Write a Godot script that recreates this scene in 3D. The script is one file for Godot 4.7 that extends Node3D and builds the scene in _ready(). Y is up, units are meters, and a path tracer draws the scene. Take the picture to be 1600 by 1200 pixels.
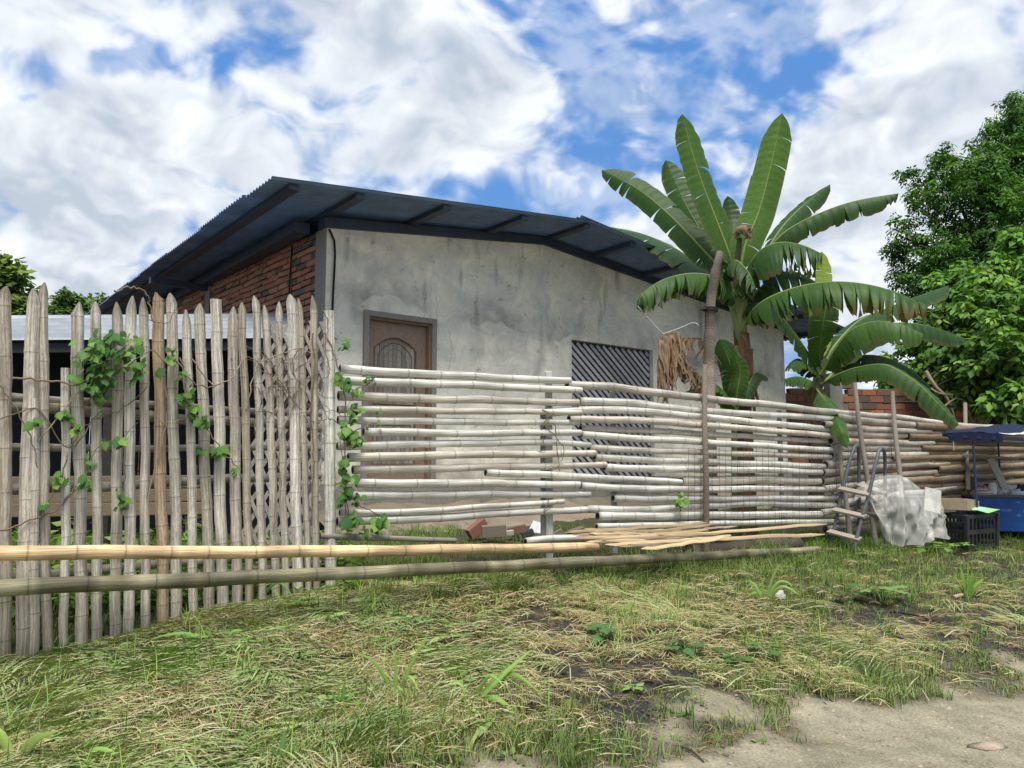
extends Node3D
# A bamboo-fenced house with banana plants, seen from a dirt path. Y is up, metres; D is the distance ahead of the camera (-z).

const F := 1202.0
const CAM := Vector3(0, 1.5, 0)
const PITCH := 5.7012          # degrees
var cp := cos(deg_to_rad(PITCH))
var sp := sin(deg_to_rad(PITCH))
var rng := RandomNumberGenerator.new()
var n1 := FastNoiseLite.new()
var n2 := FastNoiseLite.new()
var n3 := FastNoiseLite.new()
var M := {}
var T := {}


func _ready() -> void:
	rng.seed = 7
	setup_noise()
	camera_and_light()
	textures()
	materials()
	ground()
	house()
	lean_to_shed()
	boundary_wall()
	picket_fence()
	rail_fences()
	loose_poles()
	far_trees()
	banana_plants()
	yard_things()
	stall()
	vines()
	rubble()
	weeds()
	grass()


func setup_noise() -> void:
	for p in [[n1, 11, 1.0, 4], [n2, 23, 1.0, 3], [n3, 37, 1.0, 5]]:
		var n: FastNoiseLite = p[0]
		n.noise_type = FastNoiseLite.TYPE_SIMPLEX_SMOOTH
		n.seed = p[1]
		n.frequency = p[2]
		n.fractal_octaves = p[3]


func camera_and_light() -> void:
	var cam := Camera3D.new()
	cam.name = "camera"
	cam.fov = rad_to_deg(2.0 * atan(600.0 / F))
	cam.position = CAM
	cam.rotation_degrees.x = PITCH
	cam.near = 0.05
	cam.far = 1500.0
	add_child(cam)
	cam.current = true
	var env := Environment.new()
	env.background_mode = Environment.BG_SKY
	var sky := Sky.new()
	var sm := PanoramaSkyMaterial.new()
	sm.panorama = ImageTexture.create_from_image(sky_image())
	sm.energy_multiplier = 0.66
	sky.sky_material = sm
	env.sky = sky
	env.background_energy_multiplier = 1.0
	env.tonemap_mode = Environment.TONE_MAPPER_LINEAR
	env.tonemap_exposure = 1.9
	env.sdfgi_enabled = true
	env.ssao_enabled = true
	env.ssil_enabled = true
	var we := WorldEnvironment.new()
	we.name = "world_environment"
	we.environment = env
	add_child(we)
	var sun := DirectionalLight3D.new()
	sun.name = "sun"
	sun.light_energy = 0.95
	sun.light_color = Color(1.0, 0.98, 0.94)
	sun.light_angular_distance = 32.0
	sun.shadow_enabled = true
	add_child(sun)
	sun.look_at_from_position(Vector3(0.06, 1.0, 0.42) * 50.0, Vector3.ZERO, Vector3(1, 0, 0))


# ---------------------------------------------------------------- the sky: broken cloud under blue
var bumps := [  # [direction as a pixel of the photograph, breadth, breadth, more (+) or less (-) cloud]
	[310, 85, 150, 38, -0.26], [215, 75, 120, 35, -0.14], [120, 110, 110, 40, -0.20], [1010, 120, 170, 110, -0.17], [880, 150, 45, 120, -0.34], [1250, 100, 110, 70, -0.28],
	[1120, 190, 160, 70, -0.16], [1190, 30, 150, 40, -0.18], [640, 285, 130, 26, -0.16], [900, 320, 150, 30, -0.34], [870, 250, 50, 60, -0.24], [840, 25, 140, 35, -0.2], [1150, 240, 120, 60, -0.08], [480, 190, 160, 40, -0.12], [660, 40, 80, 25, -0.06],
	[700, 175, 160, 70, 0.34], [560, 120, 200, 60, 0.20], [150, 230, 220, 110, 0.34], [90, 30, 140, 50, 0.25], [520, 20, 260, 40, 0.22], [1480, 60, 160, 90, 0.40], [1330, 220, 110, 90, 0.26],
	[1500, 300, 200, 120, 0.40], [330, 260, 200, 90, 0.28], [90, 385, 110, 65, 0.55], [60, 300, 200, 22, -0.16], [1000, 40, 80, 25, 0.12], [1180, 130, 70, 20, 0.10], [1000, 170, 90, 30, 0.06], [210, 400, 40, 20, -0.32], [1240, 330, 90, 110, 0.2],
]


func sky_color(d: Vector3) -> Color:
	var up := maxf(d.y, 0.0)
	var q := Vector3(d.x, 0.0, d.z) / (up + 0.20)
	var a := q.x * 0.86 - q.z * 0.5               # along and across the streaks of the high cloud
	var b := q.x * 0.5 + q.z * 0.86
	var w := Vector3(n2.get_noise_2d(q.x * 0.9 + 5.0, q.z * 0.9), n2.get_noise_2d(q.x * 2.7, q.z * 2.7 + 9.0), n2.get_noise_2d(q.x * 0.9, q.z * 0.9 + 40.0))
	var e3 := Vector3(d.x, d.y * 1.5, d.z)
	var puffs := n3.get_noise_3dv(e3 * 4.2 + w * 0.25)
	var streak := n3.get_noise_2d(a * 1.3 + w.x * 0.5, b * 2.6 + w.z * 0.9)
	var fine := n3.get_noise_3dv(e3 * 17.0 + w * 0.8)
	var f := puffs * 0.46 + streak * 0.26 + fine * 0.36 + n3.get_noise_3dv(e3 * 9.0 + Vector3(3, 8, 1) + w * 0.4) * 0.26
	var bias := 0.16
	var low := 0.0                                  # nearer heaps of cloud low in the sky
	if d.z < -0.25:
		var fw := -d.z * cp + d.y * sp
		var px := 800.0 + F * d.x / fw
		var py := 600.0 - F * (d.y * cp + d.z * sp) / fw
		var inside := smoothstep(-900.0, -250.0, px) * smoothstep(2500.0, 1850.0, px) * smoothstep(-700.0, -150.0, py)
		for e in bumps:
			var x: float = (px + w.x * 70.0 + w.y * 25.0 - e[0]) / e[2]
			var y: float = (py + w.z * 50.0 + w.y * 20.0 - e[1]) / e[3]
			var r := x * x + y * y
			if r < 7.0:
				bias += e[4] * exp(-r * 0.7) * inside
	low = smoothstep(0.45, 0.1, up)
	var heap := n1.get_noise_3d(d.x * 7.0 + w.x * 0.5, d.y * 11.0, d.z * 7.0 + w.z * 0.5) + 0.35 * n3.get_noise_3d(d.x * 22.0, d.y * 30.0, d.z * 22.0)
	f += heap * 0.30 * low
	var cover := pow(smoothstep(-0.24, 0.34, f + bias), 1.1)
	cover = maxf(cover, 0.42 * smoothstep(-0.25, 0.5, streak + fine * 0.6 + heap * 0.3))      # thin veils
	var thick := smoothstep(0.05, 0.75, f + bias)
	var blue := Color(0.068, 0.205, 0.52).lerp(Color(0.17, 0.36, 0.68), pow(1.0 - up, 2.2))
	var shade := n1.get_noise_3dv(e3 * 5.5 + Vector3(30.0, 0, 0) + w * 0.5) * 0.85 + fine * 0.55 + heap * low * 0.8
	var white := Color(0.80, 0.83, 0.86).lerp(Color(0.44, 0.50, 0.58), clampf(thick * 0.5 - shade * 1.15 + 0.16, 0.0, 1.0))
	var c := blue.lerp(white, cover * (0.94 + 0.06 * thick))
	return c.lerp(Color(0.62, 0.70, 0.78), 0.45 * smoothstep(0.14, 0.0, up))


func sky_image() -> Image:
	var wid := 4096
	var hei := 2048
	var lo := Image.create(768, 384, false, Image.FORMAT_RGB8)
	for y in 384:
		var el := (0.5 - (y + 0.5) / 384.0) * PI
		for x in 768:
			var an := ((x + 0.5) / 768.0 - 0.25) * TAU
			lo.set_pixel(x, y, sky_color(Vector3(cos(an) * cos(el), sin(el), sin(an) * cos(el))).linear_to_srgb() if y < 194 else Color(0.6, 0.62, 0.62))
	lo.resize(wid, hei, Image.INTERPOLATE_CUBIC)
	var data := lo.get_data()
	for y in range(hei / 2 - 500, hei / 2 + 4):
		var el := (0.5 - (y + 0.5) / hei) * PI
		for k in 960:
			var x := (k - 480 + wid) % wid
			var an := ((x + 0.5) / wid - 0.25) * TAU
			var c := sky_color(Vector3(cos(an) * cos(el), sin(el), sin(an) * cos(el))).linear_to_srgb()
			var o := (y * wid + x) * 3
			data[o] = int(c.r8)
			data[o + 1] = int(c.g8)
			data[o + 2] = int(c.b8)
	return Image.create_from_data(wid, hei, false, Image.FORMAT_RGB8, data)


# ---------------------------------------------------------------- where things are
func ray(px: float, py: float) -> Vector3:
	var u := (px - 800.0) / F
	var v := (600.0 - py) / F
	var fw := cp - v * sp
	return Vector3(u / fw, (v * cp + sp) / fw, -1.0)


func at(px: float, py: float, d: float) -> Vector3:
	return CAM + ray(px, py) * d


func on_plane(px: float, py: float, p0: Vector3, n: Vector3) -> Vector3:
	var r := ray(px, py)
	return CAM + r * ((p0 - CAM).dot(n) / r.dot(n))


func edge_distance(x: float, z: float) -> float:   # how far from the path's edge into the yard
	return (x - 0.66) * -0.503 + (-z - 3.64) * 0.865


func gh(x: float, z: float) -> float:              # height of the ground
	var s := edge_distance(x, z)
	var h := 0.145 * clampf(s, 0.0, 3.3) + 0.055 * clampf(s - 3.3, 0.0, 3.4)
	var rough := smoothstep(-0.1, 0.6, s)
	h -= 0.07 * smoothstep(-1.7, -2.9, x)
	return h + n1.get_noise_2d(x * 0.55, z * 0.55) * 0.05 * rough + n2.get_noise_2d(x * 2.3, z * 2.3) * (0.006 + 0.022 * rough)


func on_ground(px: float, py: float) -> Vector3:
	var r := ray(px, py)
	var d := 1.5
	while d < 60.0:
		var p := CAM + r * d
		if p.y <= gh(p.x, p.z):
			return Vector3(p.x, gh(p.x, p.z), p.z)
		d += 0.02
	return CAM + r * 60.0


func gp(x: float, z: float, up := 0.0) -> Vector3:
	return Vector3(x, gh(x, z) + up, z)


# ---------------------------------------------------------------- meshes
class Geo:
	var v := PackedVector3Array()
	var n := PackedVector3Array()
	var c := PackedColorArray()
	var t := PackedVector2Array()
	var i := PackedInt32Array()

	func vert(p: Vector3, nn: Vector3, col: Color, uv := Vector2.ZERO) -> int:
		v.append(p)
		n.append(nn)
		c.append(col)
		t.append(uv)
		return v.size() - 1

	func tri(a: int, b: int, d: int) -> void:
		i.append(a)
		if (v[b] - v[a]).cross(v[d] - v[a]).dot(n[a] + n[b] + n[d]) > 0.0:
			i.append(d)
			i.append(b)
		else:
			i.append(b)
			i.append(d)

	func quad(a: int, b: int, d: int, e: int) -> void:
		tri(a, b, d)
		tri(a, d, e)

	func face(p: Array, nn: Vector3, col: Color, uvs := []) -> void:
		var k := v.size()
		for j in p.size():
			vert(p[j], nn, col, uvs[j] if uvs.size() > j else Vector2(p[j].x + p[j].z, -p[j].y))
		for j in range(1, p.size() - 1):
			tri(k, k + j, k + j + 1)

	func box(x: Transform3D, s: Vector3, col: Color, bevel := 0.0) -> void:
		var h := s * 0.5
		for ax in 3:
			for sg in [-1.0, 1.0]:
				var nn := Vector3.ZERO
				nn[ax] = sg
				var a := (ax + 1) % 3
				var b := (ax + 2) % 3
				var pts := []
				var uvs := []
				for q in [[-1, -1], [1, -1], [1, 1], [-1, 1]]:
					var p := Vector3.ZERO
					p[ax] = sg * h[ax]
					p[a] = q[0] * (h[a] - bevel)
					p[b] = q[1] * (h[b] - bevel)
					pts.append(x * p)
					uvs.append(Vector2(p[a], p[b]) if s[a] < s[b] else Vector2(p[b], p[a]))
				face(pts, (x.basis * nn).normalized(), col, uvs)
		if bevel > 0.0:
			for ax in 3:
				var a := (ax + 1) % 3
				var b := (ax + 2) % 3
				for sa in [-1.0, 1.0]:
					for sb in [-1.0, 1.0]:
						var pts := []
						for q in [[0, -1], [0, 1], [1, 1], [1, -1]]:
							var p := Vector3.ZERO
							p[ax] = q[1] * (h[ax] - bevel)
							p[a] = sa * (h[a] if q[0] == 0 else h[a] - bevel)
							p[b] = sb * (h[b] - bevel if q[0] == 0 else h[b])
							pts.append(x * p)
						var nn := Vector3.ZERO
						nn[a] = sa
						nn[b] = sb
						face(pts, (x.basis * nn).normalized(), col)
			for sx in [-1.0, 1.0]:
				for sy in [-1.0, 1.0]:
					for sz in [-1.0, 1.0]:
						var g := Vector3(sx, sy, sz)
						var k := h - Vector3.ONE * bevel
						face([x * Vector3(sx * h.x, sy * k.y, sz * k.z), x * Vector3(sx * k.x, sy * h.y, sz * k.z), x * Vector3(sx * k.x, sy * k.y, sz * h.z)], (x.basis * g).normalized(), col)

	func bar(a: Vector3, b: Vector3, w: float, th: float, col: Color, up := Vector3.UP, bevel := 0.0) -> void:  # a lath from a to b: w across, th along «up»
		var d := (b - a).normalized()
		var s := d.cross(up).normalized()
		box(Transform3D(Basis(s, s.cross(d).normalized(), -d), (a + b) * 0.5), Vector3(w, th, a.distance_to(b)), col, bevel)

	func tube(p: PackedVector3Array, r: PackedFloat32Array, sides: int, cols: PackedColorArray, vary := 0.0, caps := true, up := Vector3.UP, flat := 1.0) -> void:
		var m := p.size()
		var along := 0.0
		var base := v.size()
		var side := Vector3.ZERO
		for k in m:
			var d := (p[mini(k + 1, m - 1)] - p[maxi(k - 1, 0)]).normalized()
			if k > 0:
				along += p[k].distance_to(p[k - 1])
			if side == Vector3.ZERO:
				side = d.cross(up)
				if side.length() < 0.05:
					side = d.cross(Vector3.RIGHT)
			side = (side - d * side.dot(d)).normalized()
			var o := side.cross(d)
			for j in sides + 1:
				var an := TAU * j / sides
				var nn := side * cos(an) + o * sin(an) * flat
				var sh := 1.0 + vary * sin((j % sides) * 12.9898 + 3.1 + floorf(along * 0.9) * 2.3)
				var cc := cols[k]
				vert(p[k] + nn * r[k], nn.normalized(), Color(cc.r * sh, cc.g * sh, cc.b * sh), Vector2(float(j) / sides, along))
		for k in m - 1:
			for j in sides:
				var a := base + k * (sides + 1) + j
				quad(a, a + 1, a + sides + 2, a + sides + 1)
		if caps:
			for e in [0, m - 1]:
				var d: Vector3 = (p[e] - p[1 if e == 0 else m - 2]).normalized()
				var mid := vert(p[e], d, cols[e])
				var first := v.size()
				for j in sides:
					vert(v[base + e * (sides + 1) + j], d, cols[e])
				for j in sides:
					tri(mid, first + j, first + (j + 1) % sides)

	func mesh() -> ArrayMesh:
		var a := []
		a.resize(Mesh.ARRAY_MAX)
		a[Mesh.ARRAY_VERTEX] = v
		a[Mesh.ARRAY_NORMAL] = n
		a[Mesh.ARRAY_COLOR] = c
		a[Mesh.ARRAY_TEX_UV] = t
		a[Mesh.ARRAY_INDEX] = i
		var m := ArrayMesh.new()
		m.add_surface_from_arrays(Mesh.PRIMITIVE_TRIANGLES, a)
		return m


func tag(o: Node, label := "", category := "", group := "", kind := "") -> Node:
	for p in [["label", label], ["category", category], ["group", group], ["kind", kind]]:
		if p[1] != "":
			o.set_meta(p[0], p[1])
	return o


func thing(called: String, where: Vector3, label: String, category: String, group := "") -> Node3D:
	var o := Node3D.new()
	o.name = called
	add_child(o, true)
	o.position = where
	tag(o, label, category, group)
	return o


func put(called: String, mesh: Mesh, mat: Material, parent: Node = self, x := Transform3D()) -> MeshInstance3D:
	var o := MeshInstance3D.new()
	o.name = called
	o.mesh = mesh
	o.material_override = mat
	o.transform = x
	parent.add_child(o, true)
	return o


func many(called: String, mesh: Mesh, mat: Material, xs: Array, cols: PackedColorArray, parent: Node = self) -> MultiMeshInstance3D:
	var mm := MultiMesh.new()
	mm.transform_format = MultiMesh.TRANSFORM_3D
	mm.use_colors = true
	mm.mesh = mesh
	mm.instance_count = xs.size()
	for k in xs.size():
		mm.set_instance_transform(k, xs[k])
		mm.set_instance_color(k, cols[k])
	var o := MultiMeshInstance3D.new()
	o.name = called
	o.multimesh = mm
	o.material_override = mat
	parent.add_child(o, true)
	return o


func col(c: Color, s: float) -> Color:
	return Color(c.r * s, c.g * s, c.b * s)


func rf(a: float, b: float) -> float:
	return rng.randf_range(a, b)


func fill(n: int, c: Color) -> PackedColorArray:
	var o := PackedColorArray()
	o.resize(n)
	o.fill(c)
	return o


func radii(n: int, a: float, b: float) -> PackedFloat32Array:
	var o := PackedFloat32Array()
	for k in n:
		o.append(lerpf(a, b, float(k) / maxf(n - 1, 1)))
	return o


func curve(p: Array, n: int) -> PackedVector3Array:   # a smooth line through the points, n evenly spaced samples
	var c := Curve3D.new()
	c.bake_interval = 0.02
	for k in p.size():
		var d: Vector3 = (p[mini(k + 1, p.size() - 1)] - p[maxi(k - 1, 0)]) / 6.0
		c.add_point(p[k], -d, d)
	var o := PackedVector3Array()
	var l := c.get_baked_length()
	for k in n:
		o.append(c.sample_baked(l * k / (n - 1)))
	return o


# ---------------------------------------------------------------- materials
func noise_tex(freq: float, oct: int, lo: float, hi: float, seed_: int, size := 512, as_normal := 0.0, mid := 0.5) -> NoiseTexture2D:
	var n := FastNoiseLite.new()
	n.noise_type = FastNoiseLite.TYPE_SIMPLEX_SMOOTH
	n.seed = seed_
	n.frequency = freq
	n.fractal_octaves = oct
	var t := NoiseTexture2D.new()
	t.width = size
	t.height = size
	t.seamless = true
	t.noise = n
	if as_normal > 0.0:
		t.as_normal_map = true
		t.bump_strength = as_normal
	else:
		var g := Gradient.new()
		g.offsets = PackedFloat32Array([0.0, mid, 1.0])
		g.colors = PackedColorArray([Color(lo, lo, lo), Color((lo + hi) * 0.5, (lo + hi) * 0.5, (lo + hi) * 0.5), Color(hi, hi, hi)])
		t.color_ramp = g
	return t


func textures() -> void:
	T.grain = noise_tex(0.035, 5, 0.74, 1.0, 3)
	T.soft = noise_tex(0.012, 4, 0.8, 1.0, 5)
	T.fine = noise_tex(0.09, 4, 0.7, 1.0, 8)
	T.bump = noise_tex(0.06, 5, 0, 0, 9, 512, 6.0)
	T.wavy = noise_tex(0.02, 4, 0, 0, 12, 512, 5.0)
	T.bamboo = ImageTexture.create_from_image(bamboo_image())
	T.plaster = ImageTexture.create_from_image(plaster_image())


func mat(key: String, c: Color, rough: float, tex: Texture2D = null, scale := Vector3.ONE, tri := false, bump: Texture2D = null, bs := 1.0) -> StandardMaterial3D:
	var m := StandardMaterial3D.new()
	m.resource_name = key
	m.albedo_color = c.linear_to_srgb()
	m.roughness = rough
	m.vertex_color_use_as_albedo = true
	m.metallic_specular = 0.4
	if tex:
		m.albedo_texture = tex
	if bump:
		m.normal_enabled = true
		m.normal_texture = bump
		m.normal_scale = bs
	m.uv1_scale = scale
	m.uv1_triplanar = tri
	m.uv1_world_triplanar = tri
	M[key] = m
	return m


func materials() -> void:
	var w := Color(1, 1, 1)
	mat("bamboo", w, 0.6, T.bamboo, Vector3(2, 0.5, 1), false, T.bump, 0.2)
	mat("picket", w, 0.8, T.bamboo, Vector3(1.3, 0.41, 1), false, T.bump, 0.3)
	mat("wood", w, 0.8, T.grain, Vector3(7, 0.6, 1), false, T.bump, 0.4)
	mat("door_wood", w, 0.55, T.grain, Vector3(5, 0.5, 1), false, T.bump, 0.2)
	mat("plaster", w, 0.9, T.plaster, Vector3(1.0 / 10.4, 1.0 / 4.0, 1), false, T.wavy, 0.35)
	mat("concrete", w, 0.92, T.fine, Vector3(1.2, 1.2, 1.2), true, T.bump, 0.6)
	mat("brick", w, 0.9, T.fine, Vector3(2.1, 2.1, 2.1), true, T.bump, 0.7)
	mat("mortar", w, 0.95, T.fine, Vector3(3, 3, 3), true, T.bump, 1.0)
	mat("soil", w, 0.95, T.fine, Vector3(1.4, 1.4, 1.4), true, T.bump, 0.8)
	mat("path", w, 0.95, T.fine, Vector3(0.9, 0.9, 0.9), true, T.bump, 0.5)
	var r := mat("roof_metal", w, 0.45, T.soft, Vector3(0.5, 0.5, 0.5), true)
	r.metallic = 0.0
	var z := mat("zinc", w, 0.55, T.soft, Vector3(0.6, 0.6, 0.6), true)
	z.metallic = 0.3
	mat("steel", w, 0.5, T.soft, Vector3(2, 2, 2), true).metallic = 0.15
	mat("paint", w, 0.5, T.soft, Vector3(1.1, 1.1, 1.1), true)
	mat("bark", w, 0.95, T.fine, Vector3(1.5, 1.5, 1.5), true, T.bump, 1.4)
	mat("cloth", w, 0.9, T.soft, Vector3(3, 3, 3), true)
	mat("plain", w, 0.7)
	for g in [["leaf", 0.6, 0.5], ["banana", 0.42, 0.45], ["grass", 0.55, 0.45], ["straw", 0.7, 0.25], ["dry_leaf", 0.85, 0.3]]:
		var m := mat(g[0], w, g[1])
		m.backlight_enabled = true
		m.metallic_specular = 0.25
		m.backlight = Color(g[2], g[2], g[2] * 0.45).linear_to_srgb()
	M.leaf.backlight = Color(0.5, 0.6, 0.12).linear_to_srgb()
	M.banana.backlight = Color(0.42, 0.52, 0.06).linear_to_srgb()
	M.banana.albedo_texture = T.soft
	M.banana.uv1_scale = Vector3(0.3, 6, 1)
	var p := StandardMaterial3D.new()
	p.resource_name = "clear_plastic"
	p.albedo_color = Color(0.90, 0.90, 0.87, 0.30)
	p.transparency = BaseMaterial3D.TRANSPARENCY_ALPHA
	p.roughness = 0.27
	p.backlight_enabled = true
	p.backlight = Color(0.5, 0.5, 0.45)
	M.plastic = p


func bamboo_image() -> Image:   # grey weathered skin: fine streaks, pale and brown blotches, cracks and black specks; 2 m tall
	var s := 512
	var data := PackedByteArray()
	data.resize(s * s * 3)
	for y in s:
		for x in s:
			var a := TAU * x / s
			var c := Vector3(cos(a), sin(a), 0) * 1.6
			var v := y * 2.0 / s
			var edge := smoothstep(0.0, 0.08, minf(v, 2.0 - v))      # fades where the picture repeats
			var streak := n3.get_noise_3d(c.x * 9.0, c.y * 9.0, v * 1.6)
			var blot := n1.get_noise_3d(c.x * 1.2, c.y * 1.2, v * 2.4 + 4.0) * edge
			var pale := smoothstep(0.12, 0.4, n2.get_noise_3d(c.x * 2.2 + 7.0, c.y * 2.2, v * 2.2)) * edge
			var speck := smoothstep(0.52, 0.62, n1.get_noise_3d(c.x * 12.0, c.y * 12.0, v * 14.0)) * edge
			var crack := smoothstep(0.46, 0.55, n2.get_noise_3d(c.x * 16.0, c.y * 16.0, v * 1.3 + 11.0)) * edge
			var l := 0.84 + streak * 0.10 + blot * 0.24 + pale * 0.15
			l *= (1.0 - 0.55 * speck) * (1.0 - 0.38 * crack)
			var warm := clampf(0.5 - blot * 1.2 - pale * 0.6, 0.0, 1.0)
			var o := (y * s + x) * 3
			data[o] = int(clampf(l, 0.0, 1.0) * 255.0)
			data[o + 1] = int(clampf(l * lerpf(1.0, 0.975, warm), 0.0, 1.0) * 255.0)
			data[o + 2] = int(clampf(l * lerpf(0.99, 0.93, warm), 0.0, 1.0) * 255.0)
	return Image.create_from_data(s, s, false, Image.FORMAT_RGB8, data)


func plaster_image() -> Image:   # grey cement render: cloudy tone, trowel sweeps, a damp band and a few scars
	var wd := 1024
	var ht := 400
	var data := PackedByteArray()
	data.resize(wd * ht * 3)
	for y in ht:
		for x in wd:
			var u := x * 10.4 / wd
			var h := 4.0 - y * 4.0 / ht        # metres above the floor
			var big := n1.get_noise_2d(u * 0.45, h * 0.7)
			var mid := n2.get_noise_2d(u * 1.7 + big, h * 1.9 + 7.0)
			var wx := u + n2.get_noise_2d(u * 0.8, h * 0.8 + 30.0) * 0.9
			var wy := h + n2.get_noise_2d(u * 0.8 + 60.0, h * 0.8) * 0.9
			var sweep := n3.get_noise_2d(wx * 1.2 + wy * 2.2, wy * 7.0 - wx * 3.0)
			var fine := n1.get_noise_2d(u * 14.0, h * 14.0)
			var l := 0.86 + big * 0.08 + mid * 0.08 + sweep * 0.05 + fine * 0.025
			var band := h - (2.62 - 0.05 * u + n2.get_noise_2d(u * 1.1, 3.0) * 0.22)   # lower edge of the second coat
			var dark := smoothstep(0.0, 0.03, band) * smoothstep(0.55, 0.0, band) * smoothstep(-0.25, 0.35, n1.get_noise_2d(u * 0.9 + 9.0, 4.0) + 0.1)
			l *= 1.0 - 0.24 * dark * (0.6 + 0.6 * n2.get_noise_2d(u * 3.0, h * 3.0))
			l *= 1.0 - 0.16 * smoothstep(0.3, 0.6, n3.get_noise_2d(u * 0.8 + 80.0, h * 0.35 + 9.0))     # long damp streaks
			l *= 1.0 - 0.16 * smoothstep(0.5, 0.62, n1.get_noise_2d(u * 4.0, h * 4.0 + 90.0))            # scars
			var drip := n3.get_noise_2d(u * 3.3, h * 0.5 + 50.0) + 0.4 * n1.get_noise_2d(u * 0.7, 8.0)
			l *= 1.0 - 0.20 * smoothstep(0.28, 0.7, drip) * smoothstep(1.4, 3.4, h)                       # runs from the eaves
			l *= 1.0 - 0.20 * smoothstep(0.7, 0.0, h + n2.get_noise_2d(u * 2.5, h * 2.0) * 0.35)            # mud splash
			var warm := clampf(mid * 0.5 + 0.4 + smoothstep(0.6, 0.0, h) * 0.8, 0.0, 1.0)
			var o := (y * wd + x) * 3
			data[o] = int(clampf(l * lerpf(1.0, 1.035, warm), 0.0, 1.0) * 255.0)
			data[o + 1] = int(clampf(l * lerpf(0.995, 0.995, warm), 0.0, 1.0) * 255.0)
			data[o + 2] = int(clampf(l * lerpf(0.955, 0.90, warm), 0.0, 1.0) * 255.0)
	var r := RandomNumberGenerator.new()
	r.seed = 99
	for k in 260:                              # strokes of the trowel, hair cracks
		var cx := r.randf_range(0, wd)
		var cy := r.randf_range(30, 330)
		var rad := r.randf_range(14, 60)
		var a0 := r.randf_range(0, TAU)
		var long_ := r.randf_range(0.5, 1.7)
		var tone := r.randf_range(-16, 9)
		var steps := int(rad * long_ * 1.2)
		for q in steps:
			var an := a0 + long_ * q / steps
			var fade := sin(PI * q / steps)
			for wdt in 3:
				var x := int(cx + cos(an) * (rad + wdt))
				var y := int(cy + sin(an) * (rad + wdt))
				if x >= 0 and x < wd and y >= 0 and y < ht:
					for ch in 3:
						var o := (y * wd + x) * 3 + ch
						data[o] = clampi(int(data[o] + tone * fade * (1.0 - absf(wdt - 1) * 0.5)), 0, 255)
	for k in 7:
		var x := r.randf_range(40, wd - 40)
		var y := r.randf_range(60, 200)
		for q in int(r.randf_range(60, 170)):
			x += r.randf_range(-0.9, 0.9)
			y += r.randf_range(0.2, 1.0)
			if x > 1 and x < wd - 1 and y < ht:
				for ch in 3:
					var o := (int(y) * wd + int(x)) * 3 + ch
					data[o] = clampi(data[o] - 26, 0, 255)
	return Image.create_from_data(wd, ht, false, Image.FORMAT_RGB8, data)


# ---------------------------------------------------------------- ground and path
var soil_spots := []
var green_spots := []
var hay_spots := []


func spots(l: Array) -> Array:
	var o := []
	for q in l:
		var g := on_ground(q[0], q[1])
		o.append([g.x, g.z, q[2] * 1.4, q[3]])
	return o


func near_spots(l: Array, x: float, z: float) -> float:
	var b := 0.0
	for q in l:
		var r: float = (Vector2(x - q[0], (z - q[1])) / q[2]).length_squared()
		if r < 5.0:
			b = maxf(b, q[3] * exp(-r))
	return b


func zone(x: float, z: float) -> Array:   # [bare path, dark soil, fresh grass, cut hay]
	var s := edge_distance(x, z)
	var w := n2.get_noise_2d(x * 1.6, z * 1.6)
	var w2 := n1.get_noise_2d(x * 0.9 + 20.0, z * 0.9)
	var path := smoothstep(0.40, 0.02, s - 0.26 * smoothstep(2.8, 1.3, x) + w * 0.5 + w2 * 0.35)
	var bare := clampf(near_spots(soil_spots, x, z) + w * 0.25, 0.0, 1.0) * (1.0 - path)
	var from := lerpf(2.55, 0.9, smoothstep(0.0, 3.6, x))
	var strip := smoothstep(from, from + 0.6, s + w * 0.6) * smoothstep(-1.8, -0.4, x)
	var green := clampf(maxf(strip, near_spots(green_spots, x, z)) + w * 0.35, 0.0, 1.0) * (1.0 - bare * 0.9)
	var hay := clampf(smoothstep(0.32, 0.95, s - 0.22 * smoothstep(2.8, 1.3, x) + w * 0.5) * (1.0 - 0.9 * strip) + near_spots(hay_spots, x, z), 0.0, 1.0) * (1.0 - bare * 0.92)
	return [path, bare, green * (1.0 - path), hay * (1.0 - path)]


func ground_color(x: float, z: float) -> Color:
	var q := zone(x, z)
	var f := n3.get_noise_2d(x * 4.0, z * 4.0)
	var c := Color(0.085, 0.070, 0.050).lerp(Color(0.040, 0.036, 0.033), q[1])
	c = c.lerp(Color(0.105, 0.092, 0.045), q[3] * 0.6).lerp(Color(0.05, 0.062, 0.02), q[2] * 0.6)
	var worn := n1.get_noise_2d(x * 1.9 + 11.0, z * 1.9) * 0.22 + n2.get_noise_2d(x * 7.0, z * 7.0) * 0.12
	c = c.lerp(col(Color(0.31, 0.28, 0.195), 1.0 + worn), q[0])
	return col(c, 1.0 + f * 0.4)


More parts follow.
